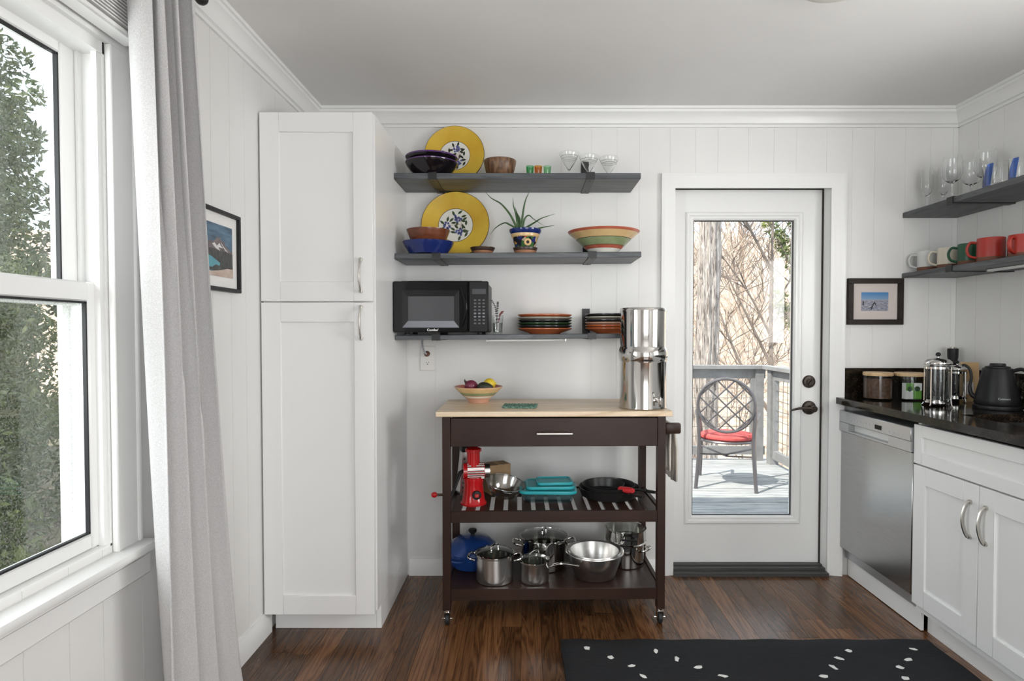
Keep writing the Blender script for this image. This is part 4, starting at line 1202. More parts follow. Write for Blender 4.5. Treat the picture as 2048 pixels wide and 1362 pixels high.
cp_ = box_part('control_panel', (.353, .446, 0, .022, .010, .248), 'blackplastic', bev=.005)
MB().box(.370, .434, -.0008, .0005, .188, .212).build('display', 'screen', cp_)
for r_ in range(8):
    for c_ in range(3):
        zk = .160 - r_ * .0155
        k_ = MB().box(.378 + c_ * .020, .389 + c_ * .020, -.0010, .0005, zk - .0035, zk + .0035, bev=.0004).build('key', 'keylight' if r_ in (4, 5) else 'key', cp_)
text_mesh('logo_text', "Comfee'", .0155, 'lettering', dr, (.186, -.0012, .0205), (R(90), 0, 0), .0004, True)
# sprig glass
sg = thing('sprig_glass', 'small water glass holding dried sprigs beside the microwave', 'glass', (-.146, 2.93, zS3(-.146) + .0006))
mb = MB(); mb.lathe([(0, 0), (.022, 0), (.0235, .004), (.029, .094), (.0275, .094), (.0215, .010), (0, .008)], 28); mb.build('tumbler', 'glass', sg)
MB().lathe([(0, .0085), (.0213, .0105), (.0245, .055), (0, .055)], 24).build('water', 'lidglass', sg)
def sprig(pts_, m_, beads, lab):
    mb = MB(); P_ = bez(pts_, 8); mb.tube(P_, .0009, 5)
    for i in range(4, len(P_)):
        if i % beads == 0:
            for s_ in (-1, 1): mb.blob(P_[i] + Vector((s_ * .003, 0, 0)), .0028, .0028, .0022, 6, 4)
    tag(mb.build('dried_sprig', m_, loc=sg.location), lab, 'sprig', 'dried sprigs in the water glass')
sprig([(.0, .0, .02), (-.006, 0, .09), (-.010, -.004, .13), (-.028, -.006, .166)], 'sprig', 2, 'dark beaded sprig leaning towards the microwave')
sprig([(.004, 0, .02), (-.002, .004, .09), (.0, .004, .135), (.001, .004, .158)], 'sprig', 2, 'dark beaded sprig standing upright in the water glass')
sprig([(-.004, 0, .02), (.008, -.006, .085), (.018, -.008, .105), (.026, -.008, .112)], 'sprigred', 3, 'longer reddish flower sprig leaning out of the water glass')
sprig([(-.002, 0, .02), (.010, .004, .09), (.024, .004, .106)], 'sprigred', 3, 'shorter reddish flower sprig leaning out of the water glass')
# plate stacks
def stack(x, y, z, cols_, R_, group, lab):
    for i, (m_, nm) in enumerate(cols_):
        h = .024
        dish('dinner_plate', '%s plate, %s' % (nm, lab[i]), 'plate', (x, y, z + i * .0135), plate_prof(R_, h), [m_], 0, group, 48)
ordn = ['lowest of the stack beside the sprig glass', 'second from the bottom of the stack beside the sprig glass', 'third from the bottom of the stack beside the sprig glass', 'third from the top of the stack beside the sprig glass', 'second from the top of the stack beside the sprig glass', 'topmost of the stack beside the sprig glass']
stack(.086, 2.985, zS3(.086) + .001, [('orangeplate', 'terracotta orange'), ('darkplate', 'charcoal'), ('greenplate', 'forest green'), ('darkplate', 'charcoal'), ('greyplate', 'stone grey'), ('orangeplate', 'bright orange')], .135, 'plates beside the sprig glass', ordn)
ord2 = [o.replace('beside the sprig glass', 'behind the steel water filter') for o in ordn]
stack(.415, 2.985, zS3(.415) + .001, [('orangeplate', 'terracotta orange'), ('orangeplate', 'burnt orange'), ('rosyplate', 'rosy clay'), ('darkplate', 'charcoal'), ('greyplate', 'stone grey'), ('darkplate', 'charcoal')], .128, 'plates behind the water filter', ord2)

# ------------------------------------------------------------------ kitchen cart
CXc, CYc = .112, 2.80
cart = thing('kitchen_cart', 'dark brown rolling kitchen cart with pale wood top and drawer', 'cart', (CXc, CYc, 0), R(1.0))
def cp(nm, x0, x1, y0, y1, z0, z1, m='espresso', bev=.0015, par=None):
    return MB().box(x0, x1, y0, y1, z0, z1, bev=bev).build(nm, m, par or cart)
cp('top', -.508, .508, -.241, .239, .914, .937, 'maple', .002)
for lx in (-.483, .448):
    for ly in (-.222, .170): cp('leg', lx, lx + .035, ly, ly + .035, .070, .914)
dwr = cp('drawer', -.446, .446, -.224, -.204, .784, .907)
MB().box(-.078, .078, -.252, -.244, .838, .847, bev=.002).build('drawer_pull', 'nickel', dwr)
for sx_ in (-.066, .060): MB().box(sx_, sx_ + .006, -.246, -.222, .839, .846).build('pull_post', 'nickel', dwr)
cp('drawer_box', -.440, .440, -.204, .185, .792, .900)
for z0, nm in ((.452, 'middle'), (.113, 'lower')):
    cp('apron', -.448, .448, -.220, -.202, z0, z0 + .050)
    cp('apron', -.448, .448, .185, .203, z0, z0 + .050)
    cp('side_rail', -.481, -.463, -.187, .170, z0, z0 + .050)
    cp('side_rail', .463, .481, -.187, .170, z0, z0 + .050)
cp('bottom_panel', -.463, .463, -.202, .185, .140, .156)
for i in range(15):
    x_ = -.448 + i * .0617
    unit_box('slat', cart, x_, x_ + .041, -.202, .185, .485, .497, 'espresso')
cp('cleat', -.463, .463, -.202, -.187, .473, .4848); cp('cleat', -.463, .463, .170, .185, .473, .4848)
# towel rail on the right side
for yy in (-.216, .172):
    MB().box(.483, .552, yy, yy + .022, .834, .882, bev=.008, seg=2).build('rail_bracket', 'espresso', cart)
MB().cyl((.530, -.196, .858), (.530, .174, .858), .010, n=14).build('towel_bar', 'espresso', cart)
for lx in (-.4655, .4655):
    for ly in (-.2045, .1875):
        c_ = MB().lathe([(0, .070), (.016, .070), (.016, .064), (.011, .062), (.011, .056), (0, .056)], 18).build('caster', 'steel', cart, loc=(lx, ly, 0))
        mb = MB()
        for s_ in (-1, 1): mb.prism([(-.012, .058), (.014, .058), (.016, .030), (.008, .020), (-.004, .022)], 'x', s_ * .0135 - .001, s_ * .0135 + .001)
        mb.box(-.0145, .0145, -.012, .014, .056, .059)
        mb.build('fork', 'steel', c_)
        MB().lathe([(0, -.010), (.020, -.010), (.0245, -.007), (.0245, .007), (.020, .010), (0, .010)], 24).build('wheel', 'rubber', c_, loc=(0, .006, .0247), rot=(0, R(90), 0))
        MB().cyl((-.024, .006, .026), (.024, .006, .026), .0032, n=8).build('axle', 'steel', c_)

def onto(x, y): # cart-local offset to world position, cart turned by 1 degree
    c, s = math.cos(R(1.0)), math.sin(R(1.0))
    return (CXc + x * c - y * s, CYc + x * s + y * c)

# towel draped over the rail
tw = thing('dish_towel', 'pale striped dish towel hanging from the cart side rail', 'towel', (*onto(.530, -.085), .858), R(1.0))
mb = MB(); rows = []
prof_ = [(.0105, -.250), (.0135, -.18), (.0125, -.10), (.0120, -.03), (.0115, 0), (.008, .0085), (0, .0115), (-.008, .0085), (-.0115, 0), (-.0122, -.03), (-.0135, -.10), (-.0125, -.17), (-.0130, -.20)]
for k in range(25):
    yy = -.07 + .20 * k / 24
    rows.append([mb.bm.verts.new((a + (.004 * math.sin(k * .8) + .003 * math.sin(k * 1.9)) * min(1, abs(b) / .08) + (.010 * min(1, abs(b) / .1) if a > 0 else -.004 * min(1, abs(b) / .1)), yy * (1 - .10 * min(1, abs(b) / .25)), b)) for a, b in prof_])
for r0, r1 in zip(rows, rows[1:]):
    for i in range(len(prof_) - 1): mb.face([r0[i], r0[i + 1], r1[i + 1], r1[i]])
o = mb.build('cloth', 'towel', tw, ang=80); md = o.modifiers.new('thickness', 'SOLIDIFY'); md.thickness = .008; md.offset = 1

# ------------------------------------------------------------------ on the cart top
ZT = .9375
fb = dish('fruit_bowl', 'striped pottery bowl holding fruit on the cart top', 'bowl', (-.238, 2.905, ZT), [(0, .003), (.04, .003), (.043, 0), (.050, 0), (.053, .012), (.066, .024), (.078, .034), (.0795, .036), (.094, .050), (.1125, .068), (.117, .074), (.1175, .077), (.112, .077), (.09, .055), (.06, .026), (.045, .012), (0, .010)], ['pinkstripe', 'stripesand', 'stripegreen', 'stripered', 'cream'], [0, 0, 0, 0, 0, 4, 3, 2, 1, 1, 0, 3, 3, 3, 0, 0], n=48)
on = thing('red_onion', 'purple red onion in the striped fruit bowl', 'onion', (-.272, 2.890, ZT + .046))
MB().blob((0, 0, .032), .033, .033, .030, fn=lambda z: 1.0).build('bulb', 'onion', on)
MB().tube([(-.024, 0, .050), (-.031, 0, .058), (-.030, 0, .066)], [.008, .004, .002], 8).build('stem_tip', 'darkline', on)
mb = MB(); mb.blob((0, 0, 0), .040, .029, .028, fn=lambda z: 1 - .0 * z)
for v in mb.bm.verts: v.co.z *= 1 - .22 * (v.co.x / .04); v.co.y *= 1 - .22 * (v.co.x / .04)
tag(mb.build('avocado', 'avocado', loc=(-.202, 2.862, ZT + .072)), 'dark avocado lying between the onion and lemon', 'avocado')
mb = MB(); mb.blob((0, 0, 0), .030, .030, .0295); mb.blob((.029, 0, .004), .007, .007, .007, 10, 6)
tag(mb.build('lemon', 'lemon', loc=(-.186, 2.926, ZT + .084)), 'bright yellow lemon in the fruit bowl', 'lemon')
# knitted cloth
mb = MB(); rows = []
for j in range(15):
    rows.append([mb.bm.verts.new((-.075 + .15 * i / 20 + .003 * math.sin(j * 2.1), -.062 + .124 * j / 14 + .003 * math.sin(i * 1.7), .004 + .0035 * ((i + j) % 2) + .002 * math.sin(i * 2.3 + j))) for i in range(21)])
for r0, r1 in zip(rows, rows[1:]):
    for i in range(20): mb.face([r0[i], r0[i + 1], r1[i + 1], r1[i]])
o = mb.build('knitted_cloth', 'knit', loc=(-.034, 2.725, ZT), rot=(0, 0, R(-4)), ang=80)
md = o.modifiers.new('thickness', 'SOLIDIFY'); md.thickness = .005; md.offset = -1
tag(o, 'small green and white knitted dishcloth on the cart top', 'dishcloth')
# water filter
wf = thing('water_filter', 'tall polished steel gravity water filter with spigot', 'water filter', (.516, 2.685, ZT + .0005))
MB().lathe([(0, 0), (.100, 0), (.104, .004), (.1035, .012), (.1035, .205), (.105, .212), (0, .212)], 64).build('lower_chamber', 'steel', wf)
MB().lathe([(.0, .212), (.1045, .212), (.1085, .222), (.110, .240), (.108, .258), (.1025, .270), (.1005, .276), (.1005, .428), (0, .428)], 64).build('upper_chamber', 'steel', wf)
MB().lathe([(0, .428), (.103, .428), (.1035, .440), (.100, .445), (.060, .449), (0, .450)], 64).build('lid', 'steel', wf)
a_ = R(-66)
sg_ = MB()
sg_.cyl((.102 * math.cos(a_), .102 * math.sin(a_), .042), (.128 * math.cos(a_), .128 * math.sin(a_), .042), .008, n=12)
sg_.lathe([(0, .018), (.006, .018), (.008, .026), (.0095, .034), (.0095, .052), (.006, .056), (0, .056)], 16, c=(.130 * math.cos(a_), .130 * math.sin(a_), 0))
sp_ = sg_.build('spigot', 'steel', wf)
MB().tube([(.130 * math.cos(a_), .130 * math.sin(a_), .054), (.132 * math.cos(a_) - .004, .132 * math.sin(a_), .066), (.140 * math.cos(a_) - .012, .140 * math.sin(a_), .074)], [.004, .004, .005], 8).build('spigot_lever', 'steel', sp_)

# ------------------------------------------------------------------ middle (slatted) shelf
ZM = .4975
gr = thing('rotary_grater', 'red rotary cheese grater with steel drum and crank', 'grater', (-.246, 2.715, ZM), R(8))
MB().lathe([(0, 0), (.060, 0), (.060, .006), (.053, .014), (.047, .050), (.043, .090), (.046, .105), (.046, .118), (.040, .122), (0, .122)], 40).build('base', 'red', gr)
kb = MB().lathe([(0, 0), (.020, 0), (.021, .006), (.018, .014), (0, .016)], 20).build('suction_knob', 'blackplastic', gr, loc=(.012, -.046, .050), rot=(R(90), 0, 0))
MB().box(-.009, .009, -.008, .008, .0155, .019, bev=.002).build('knob_badge', 'red', kb)
MB().cyl((-.046, 0, .148), (.050, 0, .148), .036, n=28).build('drum_housing', 'red', gr)
dm = MB().cyl((.050, 0, .148), (.074, 0, .148), .031, n=28).build('drum', 'brushed', gr)
mb = MB(); mb.lathe([(0, .165), (.030, .165), (.030, .236), (.037, .238), (.037, .249), (.033, .252), (.028, .250), (.028, .240), (0, .239)], 32); mb.build('hopper', 'red', gr)
mb = MB()
for i in range(13): mb.tube([(-.030 + i * .0065, .0372 * math.cos(-1.57 + .6 * math.sin(k * .9) * 0 + k * .1 - .8), .148 + .0372 * math.sin(-1.57 + k * .1 + .35)) for k in range(2)], .001, 4)
mb.bm.free()
for k in range(9):
    a = R(-160 + k * 17)
    MB().cyl((-.028, .0365 * math.sin(a), .148 + .0365 * math.cos(a)), (.048, .0365 * math.sin(a), .148 + .0365 * math.cos(a)), .0042, n=8).build('drum_rib', 'steel', gr)
ck = MB().tube([(-.048, -.004, .150), (-.060, -.010, .146), (-.092, -.020, .060), (-.098, -.021, .046)], [.010, .011, .009, .009], 10, flat=.8).build('crank', 'blackplastic', gr)
MB().cyl((-.098, -.021, .048), (-.170, -.026, .052), .006, n=10).build('crank_pin', 'darkline', ck)
MB().blob((-.176, -.026, .052), .014, .012, .013).build('crank_handle', 'red', ck)

bg_ = thing('box_grater', 'steel box grater with black top behind the red grater', 'grater', (-.285, 2.885, ZM), R(20))
mb = MB()
A = mb.ring([(-.055, -.040, 0), (.055, -.040, 0), (.055, .040, 0), (-.055, .040, 0)]); B = mb.ring([(-.036, -.026, .205), (.036, -.026, .205), (.036, .026, .205), (-.036, .026, .205)])
mb.bridge(A, B); mb.build('body', 'brushed', bg_)
MB().box(-.040, .040, -.030, .030, .205, .240, bev=.006).build('cap', 'blackplastic', bg_)
mb = MB()
for r_ in range(8):
    for c_ in range(5):
        f = (r_ + .8) / 9.2; w_ = .055 - .019 * f; yv = -.040 + .014 * f
        mb.blob((-w_ * .7 + c_ * w_ * .35, yv - .0008, .205 * f), .0045, .0015, .0055, 6, 4)
mb.build('teeth', 'dark', bg_)['kind'] = 'stuff'
cb = thing('cardboard_box', 'small brown cardboard box behind the red grater', 'box', (-.150, 2.915, ZM), R(28))
MB().box(-.055, .055, -.042, .042, 0, .140, bev=.001).build('carton', 'cardboard', cb)
MB().box(-.008, .008, -.0425, .0425, .1395, .1405).build('tape', 'kraft', cb)

# clear strainer bowl, tilted
cs = thing('strainer_bowl', 'clear plastic strainer bowl tilted beside the glass dishes', 'bowl', (-.118, 2.785, ZM + .012), rot=(R(16), R(10), R(12)))
mb = MB(); mb.lathe([(0, .002), (.040, .002), (.060, .014), (.080, .045), (.090, .070), (.094, .072), (.094, .075), (.088, .074), (.077, .046), (.057, .017), (.038, .005), (0, .005)], 40, sx=.98, sy=.86); mb.build('basin', 'plasticclear', cs)
mb = MB(); mb.tube([(.094 * .98 * math.cos(k * .157), .094 * .86 * math.sin(k * .157), .0735) for k in range(40)], .0028, 6, closed=True); mb.build('rim', 'plasticclear', cs)
MB().box(-.022, .022, -.098, -.078, .070, .076, bev=.002).build('pour_tab', 'plasticclear', cs)

# glass dishes with teal lids
def rounded_rect(w, d_, r_, n=6):
    out = []
    for cx_, cy_, a0 in ((w - r_, d_ - r_, 0), (-w + r_, d_ - r_, 90), (-w + r_, -d_ + r_, 180), (w - r_, -d_ + r_, 270)):
        for k in range(n + 1):
            a = R(a0 + 90 * k / n); out.append((cx_ + r_ * math.cos(a), cy_ + r_ * math.sin(a)))
    return out
def loft(mb, secs, mi=0, cap0=True, cap1=True):
    rings = [mb.ring([(x, y, z) for x, y in rounded_rect(w, d_, r_)]) for w, d_, r_, z in secs]
    for a, b in zip(rings, rings[1:]): mb.bridge(a, b, mi)
    if cap0: mb.face(rings[0], mi)
    if cap1: mb.face(rings[-1], mi)
def baking_dish(label, x, y, z, w, d_, h, rz, lidonly=False):
    t = thing('glass_dish', label, 'dish', (x, y, z), rz, 'glass dishes with teal lids')
    mb = MB(); r_ = min(w, d_) * .35
    loft(mb, [(w * .84, d_ * .82, r_ * .8, .003), (w * .86, d_ * .84, r_ * .8, 0), (w * .95, d_ * .94, r_, h * .7), (w, d_, r_, h), (w * .96, d_ * .95, r_, h), (w * .90, d_ * .89, r_, h * .65), (w * .81, d_ * .79, r_ * .8, .005)])
    mb.build('basin', 'bakeglass', t)
    mb = MB(); loft(mb, [(w * 1.03, d_ * 1.04, r_ * 1.05, h - .006), (w * 1.04, d_ * 1.05, r_ * 1.05, h + .001), (w * 1.03, d_ * 1.04, r_ * 1.05, h + .006), (w * .95, d_ * .94, r_, h + .007), (w * .92, d_ * .90, r_ * .9, h + .003), (w * .5, d_ * .5, r_ * .5, h + .003)], cap0=False)
    mb.build('lid', 'teal', t)
    return t
baking_dish('largest glass dish with teal lid, at the bottom of the stack', .096, 2.80, ZM, .128, .098, .050, R(-2))
baking_dish('medium glass dish with teal lid, on the largest dish', .104, 2.805, ZM + .0535, .108, .080, .012, R(2))
baking_dish('smallest glass dish with teal lid, topmost of the stack', .124, 2.80, ZM + .0695, .080, .058, .012, R(4))

# cast iron skillets
def skillet(label, x, y, z, R_, h, rz, hl, sleeve=False):
    t = thing('skillet', label, 'pan', (x, y, z), rz, 'stacked cast iron skillets')
    mb = MB(); mb.lathe([(0, .0), (R_ * .84, 0), (R_ * .88, .003), (R_, h), (R_ * .975, h + .001), (R_ * .865, .008), (0, .006)], 44); mb.build('pan', 'iron', t)
    pts = bez([(R_ * .96, 0, h * .80), (R_ + hl * .4, 0, h * .95), (R_ + hl, 0, h * 1.0)], 6)
    hd_ = MB().tube(pts, [.013, .012, .010, .009, .009, .009, .0095, .010, .011, .012, .012, .0125, .011], 10, flat=.55).build('handle', 'iron', t)
    if sleeve:
        p = pts[2]; q = pts[-1]
        MB().tube([p, p + (q - p) * .3, p + (q - p) * .75, q + (q - p) * .06], [.0165, .0175, .019, .014], 14, flat=.75).build('handle_sleeve', 'redrubber', t)
    return t
skillet('largest black iron skillet at the bottom of the pan stack', .390, 2.845, ZM, .146, .045, R(-58), .085)
skillet('black iron skillet in the middle of the pan stack', .386, 2.840, ZM + .0085, .126, .050, R(-40), .12)
skillet('smallest black skillet with red silicone handle sleeve', .364, 2.842, ZM + .0165, .098, .044, R(-52), .080, True)

# ------------------------------------------------------------------ bottom shelf
ZB = .1565
br_ = thing('braiser', 'blue enamelled lidded braiser at the back of the bottom shelf', 'pot', (-.264, 2.868, ZB))
MB().lathe([(0, 0), (.090, 0), (.099, .004), (.120, .050), (.125, .068), (.125, .074), (0, .074)], 48).build('base', 'blueenamel', br_)
MB().lathe([(0, .074), (.126, .074), (.1275, .078), (.124, .086), (.105, .112), (.078, .132), (.040, .141), (0, .143)], 48).build('lid', 'blueenamel', br_)
MB().lathe([(0, .142), (.010, .142), (.010, .152), (.019, .160), (.0205, .168), (.017, .173), (0, .174)], 24).build('knob', 'blackplastic', br_)
for a in (R(62), R(242)):
    c, s = math.cos(a), math.sin(a)
    MB().tube(bez([(.128 * c - .034 * s, .128 * s + .034 * c, .062), (.150 * c - .026 * s, .150 * s + .026 * c, .064), (.158 * c, .158 * s, .064), (.150 * c + .026 * s, .150 * s - .026 * c, .064), (.128 * c + .034 * s, .128 * s - .034 * c, .062)], 5), .008, 8, flat=.7).build('side_handle', 'blueenamel', br_)

def pot(name, label, x, y, R_, h, rz, handles, lid=True, liddia=1.0, long=0, tilt=0, mat='brushed'):
    t = thing(name, label, 'pot', (x, y, ZB), rz)
    MB().lathe([(0, 0), (R_ * .93, 0), (R_ * .97, .004), (R_ * .97, .012), (R_ * .985, .013), (R_ * .985, h - .004), (R_ * 1.03, h), (R_ * 1.03, h + .002), (R_ * .97, h), (R_ * .95, .012), (0, .010)], 44).build('body', mat, t)
    for a in handles:
        c, s = math.cos(R(a)), math.sin(R(a)); w_ = .036
        hz = h * .80
        MB().tube(bez([(R_ * .98 * c - w_ * s, R_ * .98 * s + w_ * c, hz), ((R_ + .028) * c - w_ * .95 * s, (R_ + .028) * s + w_ * .95 * c, hz + .008), ((R_ + .036) * c, (R_ + .036) * s, hz + .012), ((R_ + .028) * c + w_ * .95 * s, (R_ + .028) * s - w_ * .95 * c, hz + .008), (R_ * .98 * c + w_ * s, R_ * .98 * s - w_ * c, hz)], 5), .0055, 8).build('side_handle', 'steel', t)
    if long:
        pts = bez([(R_ * .97, 0, h * .72), (R_ + .025, 0, h * .88), (R_ + long * .5, 0, h * 1.02), (R_ + long, 0, h * .98)], 6)
        MB().tube(pts, [.006 + .004 * math.sin(3.1 * i / (len(pts) - 1)) for i in range(len(pts))], 10, flat=.6).build('long_handle', 'steel', t)
        MB().blob((R_ * .985, .0, h * .68), .004, .006, .006, 8, 6).build('rivet', 'steel', t)
    if lid:
        l = MB(); l.lathe([(R_ * 1.0, 0), (R_ * 1.045, .002), (R_ * 1.045, .006), (R_ * .99, .008), (R_ * .98, .004)], 44, closed=True)
        lo_ = l.build('lid_rim', 'steel', t, loc=(0, 0, h + .0025), rot=(R(tilt), 0, 0))
        MB().lathe([(R_ * .99, .006), (R_ * .8, .012), (R_ * .4, .019), (0, .021), (0, .018), (R_ * .4, .016), (R_ * .8, .009), (R_ * .98, .004)], 44).build('lid_glass', 'lidglass', lo_)
        MB().tube(bez([(-.026, 0, .019), (-.024, 0, .034), (0, 0, .042), (.024, 0, .034), (.026, 0, .019)], 5), .0042, 8).build('lid_handle', 'steel', lo_, rot=(0, 0, R(55)))
    return t
pot('casserole_pot', 'steel two-handled pot with glass lid at the front of the bottom shelf', -.148, 2.692, .085, .118, 0, (168, 8), True)
pot('saucepan', 'small steel saucepan with glass lid and long handle', .030, 2.685, .068, .090, R(-17), (), True, long=.140, tilt=0)
pot('stock_pot', 'large steel stock pot with glass lid behind the saucepan', .080, 2.870, .114, .134, R(14), (170, -10), True, mat='steel')
for r_, h_, z_, lab in ((.135, .118, 0.0, 'outer steel mixing bowl standing on the bottom shelf'), (.122, .108, .012, 'inner steel mixing bowl nested in the larger one')):
    dish('mixing_bowl', lab, 'bowl', (.308, 2.735, ZB + z_), [(0, 0), (r_ * .62, 0), (r_ * .70, .010), (r_ * .88, h_ * .7), (r_ * .92, h_ * .94), (r_, h_ * .98), (r_, h_), (r_ * .985, h_ + .003), (r_ * .91, h_), (r_ * .865, h_ * .7), (r_ * .68, .012), (0, .003)], ['brushed'], 0, 'nested mixing bowls', 52)
st_ = pot('steamer_pot', 'tall steel steamer pot set with stacked insert', .474, 2.886, .089, .105, R(-24), (-10,), False, mat='steel')
MB().lathe([(.0, .1075), (.099, .1075), (.103, .110), (.103, .114), (.0965, .117), (.0965, .170), (.101, .174), (.101, .177), (.094, .175), (.094, .118), (0, .116)], 44).build('steamer_insert', 'steel', st_)
MB().tube(bez([(.030, -.0965, .150), (.028, -.125, .154), (-.028, -.125, .154), (-.030, -.0965, .150)], 5), .0052, 8).build('insert_handle', 'blackplastic', st_, rot=(0, 0, R(24)))
MB().lathe([(0, .172), (.092, .172), (.092, .176), (.04, .183), (0, .184)], 40).build('insert_lid', 'lidglass', st_)

# ------------------------------------------------------------------ dishwasher, sink cabinet, counter
FX = 1.632
dwm = thing('dishwasher', 'stainless steel dishwasher beside the door', 'dishwasher', (FX, 3.112, 0), R(-90))
MB().box(.004, .578, .032, .575, .10, .868).build('tub', 'silverplastic', dwm)
MB().box(0, .582, 0, .031, .158, .766, bev=.003).build('door', 'panelsteel', dwm)
mb = MB()
mb.box(0, .582, -.010, .031, .812, .873, bev=.003); mb.box(0, .090, -.010, .031, .768, .812); mb.box(.425, .582, -.010, .031, .768, .812)
mb.box(.090, .425, -.010, .031, .768, .776)
cpn = mb.build('control_panel', 'silverplastic', dwm)
MB().box(.090, .425, .022, .030, .776, .812).build('pocket_handle', 'led', cpn)
MB().box(.320, .372, -.0112, -.0098, .826, .846).build('display', 'blackgloss', cpn)
for i in range(7): MB().lathe([(0, 0), (.006, 0), (.0055, .0012), (0, .0014)], 12).build('button', 'greyletter', cpn, loc=(.115 + i * .026, -.010, .838), rot=(R(90), 0, 0))
for i in range(3): MB().box(.410 + i * .035, .432 + i * .035, -.0108, -.0098, .828, .834).build('button_mark', 'greyletter', cpn)
MB().box(.022, .070, -.0108, -.0098, .852, .859).build('badge', 'greyletter', cpn)
MB().box(.0, .582, .046, .058, .004, .152).build('kick_plate', 'cab', dwm)
def base_cabinet(label, Y, w, ndoors, hand):
    t = thing('base_cabinet', label, 'cabinet', (FX, Y, 0), R(-90), 'white base cabinets')
    mb = MB(); mb.box(0, .018, .021, .585, .10, .902); mb.box(w - .018, w, .021, .585, .10, .902); mb.box(.018, w - .018, .021, .585, .10, .118); mb.box(.018, w - .018, .575, .585, .118, .902); mb.box(.018, w - .018, .021, .039, .70, .735)
    mb.build('body', 'cab', t)
    MB().box(0, w, .072, .086, 0, .10).build('toe_kick', 'cab', t)
    shaker('drawer_front', w - .004, .164, t, (.002, 0, .726), st=.050)
    dw_ = (w - .004) / ndoors
    for i in range(ndoors):
        d_ = shaker('door', dw_ - .003, .588, t, (.002 + i * dw_, 0, .132), st=.075)
        pull(d_, (dw_ - .040) if (i == 0 and ndoors == 2) else .037, .455, .13)
    return t
base_cabinet('white shaker sink cabinet with two doors beside the dishwasher', 2.526, .742, 2, 0)
base_cabinet('white shaker base cabinet past the sink cabinet', 1.782, .60, 2, 0)
cn = thing('countertop', 'dark polished granite countertop with low backsplash', 'countertop', (1.605, 1.15, .905))
mb = MB(); cw = XR - .001 - 1.605; cl = W - .001 - 1.15
sx0, sx1, sy0, sy1 = .170, .525, .70, 1.31
mb.box(0, sx0, 0, cl, 0, .033); mb.box(sx1, cw, 0, cl, 0, .033); mb.box(sx0, sx1, 0, sy0, 0, .033); mb.box(sx0, sx1, sy1, cl, 0, .033)
mb.build('slab', 'granite', cn)
MB().box(.042, cw, cl - .020, cl, .0332, .185).build('backsplash', 'granite', cn)
MB().box(cw - .020, cw, 0, cl - .0202, .0332, .185).build('backsplash', 'granite', cn)
sk = thing('sink', 'undermount stainless steel sink set in the granite', 'sink', (1.605, 1.15, .70))
mb = MB(); t_ = .003
x0, x1, y0, y1 = sx0 - .006, sx1 + .006, sy0 - .006, sy1 + .006
mb.box(x0, x1, y0, y1, 0, t_); mb.box(x0 - t_, x0, y0, y1, 0, .204); mb.box(x1, x1 + t_, y0, y1, 0, .204); mb.box(x0, x1, y0 - t_, y0, 0, .204); mb.box(x0, x1, y1, y1 + t_, 0, .204)
mb.build('basin', 'panelsteel', sk)
MB().lathe([(0, .0032), (.040, .0032), (.040, .006), (.028, .006), (.026, .004), (0, .004)], 24).build('drain', 'steel', sk, loc=((x0 + x1) / 2, (y0 + y1) / 2, 0))

# ------------------------------------------------------------------ side shelves
def side_shelf(z, th, label):
    s = thing('side_shelf', label, 'shelf', (XR - .0005, W - .002, z), R(-90), 'dark shelves on the counter wall')
    MB().box(0, 1.10, -.286, -.0045, -th, 0, bev=.002).build('board', 'slate_y', s)
    for b in (.352, .90): bracket(s, b, .286, th)
    return s
side_shelf(1.894, .026, 'upper dark corner shelf holding stemware and tumblers')
side_shelf(1.581, .024, 'lower dark corner shelf holding a row of mugs')
lb = thing('light_bar', 'white light bar fixed under the mug shelf', 'light', (2.06, 2.46, 1.5565))
MB().box(-.014, .014, -.22, .22, -.010, 0, bev=.002).build('diffuser', 'led', lb)
for yy in (-.224, .220): MB().box(-.015, .015, yy, yy + .004, -.011, 0).build('end_cap', 'nickel', lb)

ZU = 1.8946
flute = [(0, 0), (.030, 0), (.030, .002), (.006, .006), (.0038, .012), (.0038, .060), (.007, .066), (.020, .085), (.025, .120), (.0255, .160), (.0235, .205), (.0223, .205), (.0243, .160), (.0238, .120), (.019, .087), (.004, .069), (0, .068)]
wine = [(0, 0), (.034, 0), (.034, .002), (.007, .006), (.0042, .012), (.0042, .078), (.008, .085), (.030, .098), (.042, .122), (.0445, .150), (.041, .185), (.0365, .212), (.0352, .212), (.0397, .185), (.0432, .150), (.0407, .122), (.029, .100), (.005, .088), (0, .087)]
for x_, y_, lab in ((2.015, 3.045, 'champagne flute standing nearest the back wall'), (2.085, 3.025, 'champagne flute next to the wine glasses')):
    dish('champagne_flute', lab, 'glass', (x_, y_, ZU), flute, ['crystal'], 0, 'stemware on the upper side shelf', 32)
for x_, y_, k, lab in ((2.000, 2.845, .98, 'wine glass standing over the shelf bracket'), (2.120, 2.885, .96, 'wine glass behind the other two near the counter wall'), (2.100, 2.770, 1.02, 'wine glass standing just behind the blue streaked tumbler')):
    dish('wine_glass', lab, 'glass', (x_, y_, ZU), [(r * k, z * k) for r, z in wine], ['crystal'], 0, 'stemware on the upper side shelf', 36)
